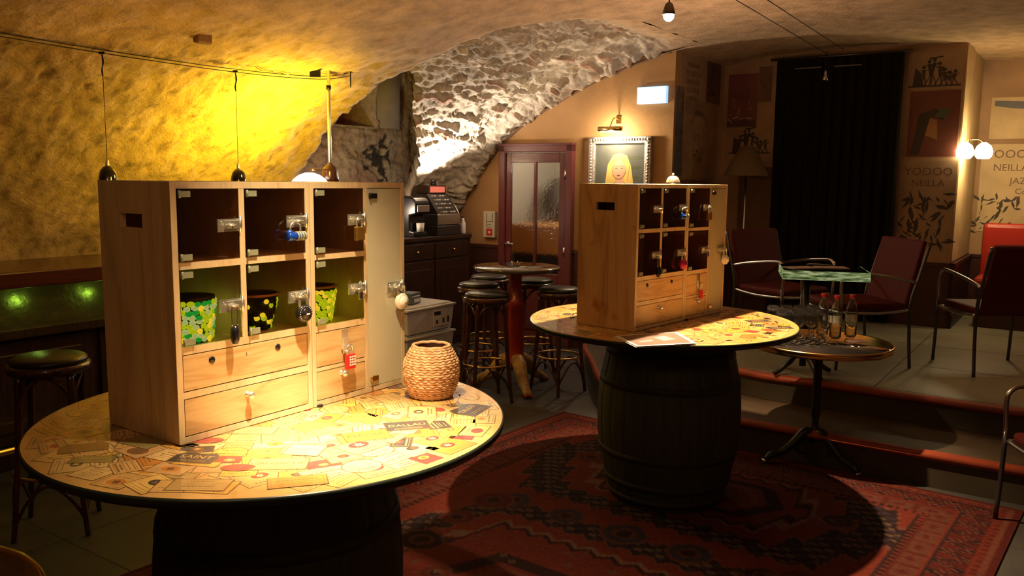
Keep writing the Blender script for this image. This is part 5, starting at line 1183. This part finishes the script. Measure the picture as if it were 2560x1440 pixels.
def bottle(x, y, label):
    t = thing('water_bottle', label, 'bottle', (x, y, TZ + .0005), 0, 'water bottles on the bistro table')
    mb = MB(); mb.lathe([(.0001, .002), (.024, 0), (.030, .008), (.030, .055), (.028, .065), (.030, .075), (.031, .12), (.029, .145), (.020, .175), (.0125, .190), (.0125, .205), (.011, .205), (.011, .19), (.018, .174), (.027, .145), (.029, .12), (.028, .01), (.0001, .006)], 'pet', 28, cap=False); mb.build('body', t)
    mb = MB(); mb.lathe([(.0145, .198), (.0150, .200), (.0150, .214), (.0135, .216), (.0001, .216)], 'red_lock', 20, cap=False); mb.build('cap', t)
    mb = MB(); mb.lathe([(.0305, .078), (.0314, .118)], 'label_clear', 28, cap=False); mb.build('label', t); t.scale = (1.12, 1.12, 1.2); return t
mat('label_clear', (.35, .33, .28), .4, var=.5, vscale=40)
for x, y, l in ((1.885, 5.02, 'leftmost red-capped water bottle on the bistro table'), (1.93, 4.93, 'middle red-capped water bottle on the bistro table'), (2.045, 4.99, 'rightmost red-capped water bottle on the bistro table')): bottle(x, y, l)
def wineglass():
    t = thing('wine_glass', 'stemmed glass', 'glass', (0, 0, 0), 0, 'stemmed glasses on the bistro table')
    mb = MB(); mb.lathe([(.0001, .0), (.032, 0), (.033, .0015), (.010, .005), (.0042, .010), (.0038, .06), (.006, .068), (.020, .078), (.031, .095), (.034, .115), (.032, .135), (.028, .150), (.0268, .150), (.0305, .135), (.0325, .115), (.0295, .096), (.019, .080), (.0001, .072)], 'water_glass', 28, cap=False); mb.build('bowl_and_stem', t); return t
WG = wineglass(); first = True
spots = []
for r_ in range(4):
    for c_ in range(4):
        spots.append((1.545 + c_ * .084 + .02 * (r_ % 2), 4.70 + r_ * .090 + c_ * .012))
WG.scale = (1.12, 1.12, 1.25)
for i, (x, y) in enumerate(spots):
    row, colm = i // 4, i % 4
    lb = 'clear stemmed glass in the cluster on the bistro table, left of the bottles'
    lb = 'clear stemmed glass on the bistro table, %s of the %s row' % (('leftmost', 'second from the left', 'third from the left', 'rightmost')[colm], ('front', 'second', 'third', 'rear')[row])
    if i == 0: WG.location = (x, y, TZ + .0003); WG['label'] = lb
    else: dup(WG, (x, y, TZ + .0003), 0, lb)
mb = MB(); mb.box(-.055, .055, -.04, .04, 0, .0025, 'paper_brown'); mb.build('coaster', None, (2.02, 4.84, TZ + .001), .3, label='flat dark card lying right of the bottles on the bistro table', cat='card')
# ------------------------------------------------------------------ lamps
t = thing('wall_lamp', 'twin-globe wall lamp glowing warm on the pillar corner', 'wall lamp', W(8.38, .905, 1.94), RZ)
mb = MB(); mb.cyl((.02, .062, .02), (.02, .045, .02), .035, 'brass', 16); mb.tube([(.02, .05, .02), (-.03, .0, .10), (-.08, .0, .05)], .006, 'brass', 8); mb.tube([(-.03, 0, .10), (.0, -.08, .10), (.0, -.12, .05)], .006, 'brass', 8); mb.build('bracket', t)
for y, x in ((.02, -.08), (-.115, 0.0)):
    mb = MB(); mb.lathe([(.018, .075), (.055, .045), (.072, 0), (.066, -.04), (.045, -.065), (.0001, -.065)], 'globe', 24, T=Matrix.Translation((x, y, 0)), cap=False); mb.build('glass_globe', t)
def spot_fixture(loc, label, zc, emit=True):
    t = thing('spotlight', label, 'spotlight', loc)
    mb = MB(); mb.cyl((0, 0, .05), (0, 0, zc - loc[2]), .004, 'black_metal', 8); mb.build('stem', t)
    mb = MB(); mb.lathe([(.008, .055), (.020, .045), (.030, .010), (.034, -.006), (.031, -.006), (.022, .02), (.0001, .03)], 'dark_steel', 24, cap=False); mb.build('housing', t)
    mb = MB(); mb.ball((0, 0, -.012), .027, 'bulb', 16, 10); mb.build('bulb', t); return t
spot_fixture(tuple(LAMPB), 'bright spotlight hanging from the vault above the farther table', 2.87)
spot_fixture(tuple(LAMPA), 'spotlight above the nearest table, out of the picture', 2.88)
t = thing('ceiling_wires', 'pair of thin wires stretched under the right side of the vault', 'cable')
for a, b in (((1.02, 4.9, 2.79), (2.70, 7.52, 2.78)), ((1.22, 4.9, 2.79), (2.80, 7.35, 2.78))):
    mb = MB(); mb.tube([a, b], .0028, 'black_metal', 6, sub=1); mb.build('wire', t)
t = thing('small_ceiling_spot', 'tiny metal spotlight hanging in front of the black curtain top', 'spotlight', (2.70, 7.47, 2.575))
mb = MB(); mb.cyl((0, 0, .03), (0, 0, .21), .003, 'black_metal', 6); mb.build('stem', t)
mb = MB(); mb.lathe([(.008, .05), (.012, .03), (.010, .01), (.022, -.02), (.026, -.04), (.022, -.04)], 'steel', 16); mb.build('housing', t)
# unseen lamp bodies added behind the viewer for the room fill lights
for p, n, z, lb in ((-.4, .9, 2.6, 'unseen fill-light fixture added near the bar, behind the viewer'), (.6, -.6, 2.6, 'unseen fill-light fixture added over the room centre, behind the viewer'), (5.4, 2.3, 2.45, None)):
    if lb is None: continue
    t = thing('fill_fixture', lb, 'fill fixture', W(p, n, z))
    mb = MB(); mb.lathe([(.02, .30), (.02, .17), (.17, .16), (.17, .145), (.0001, .145)], 'dark_steel', 24); mb.build('canopy', t)
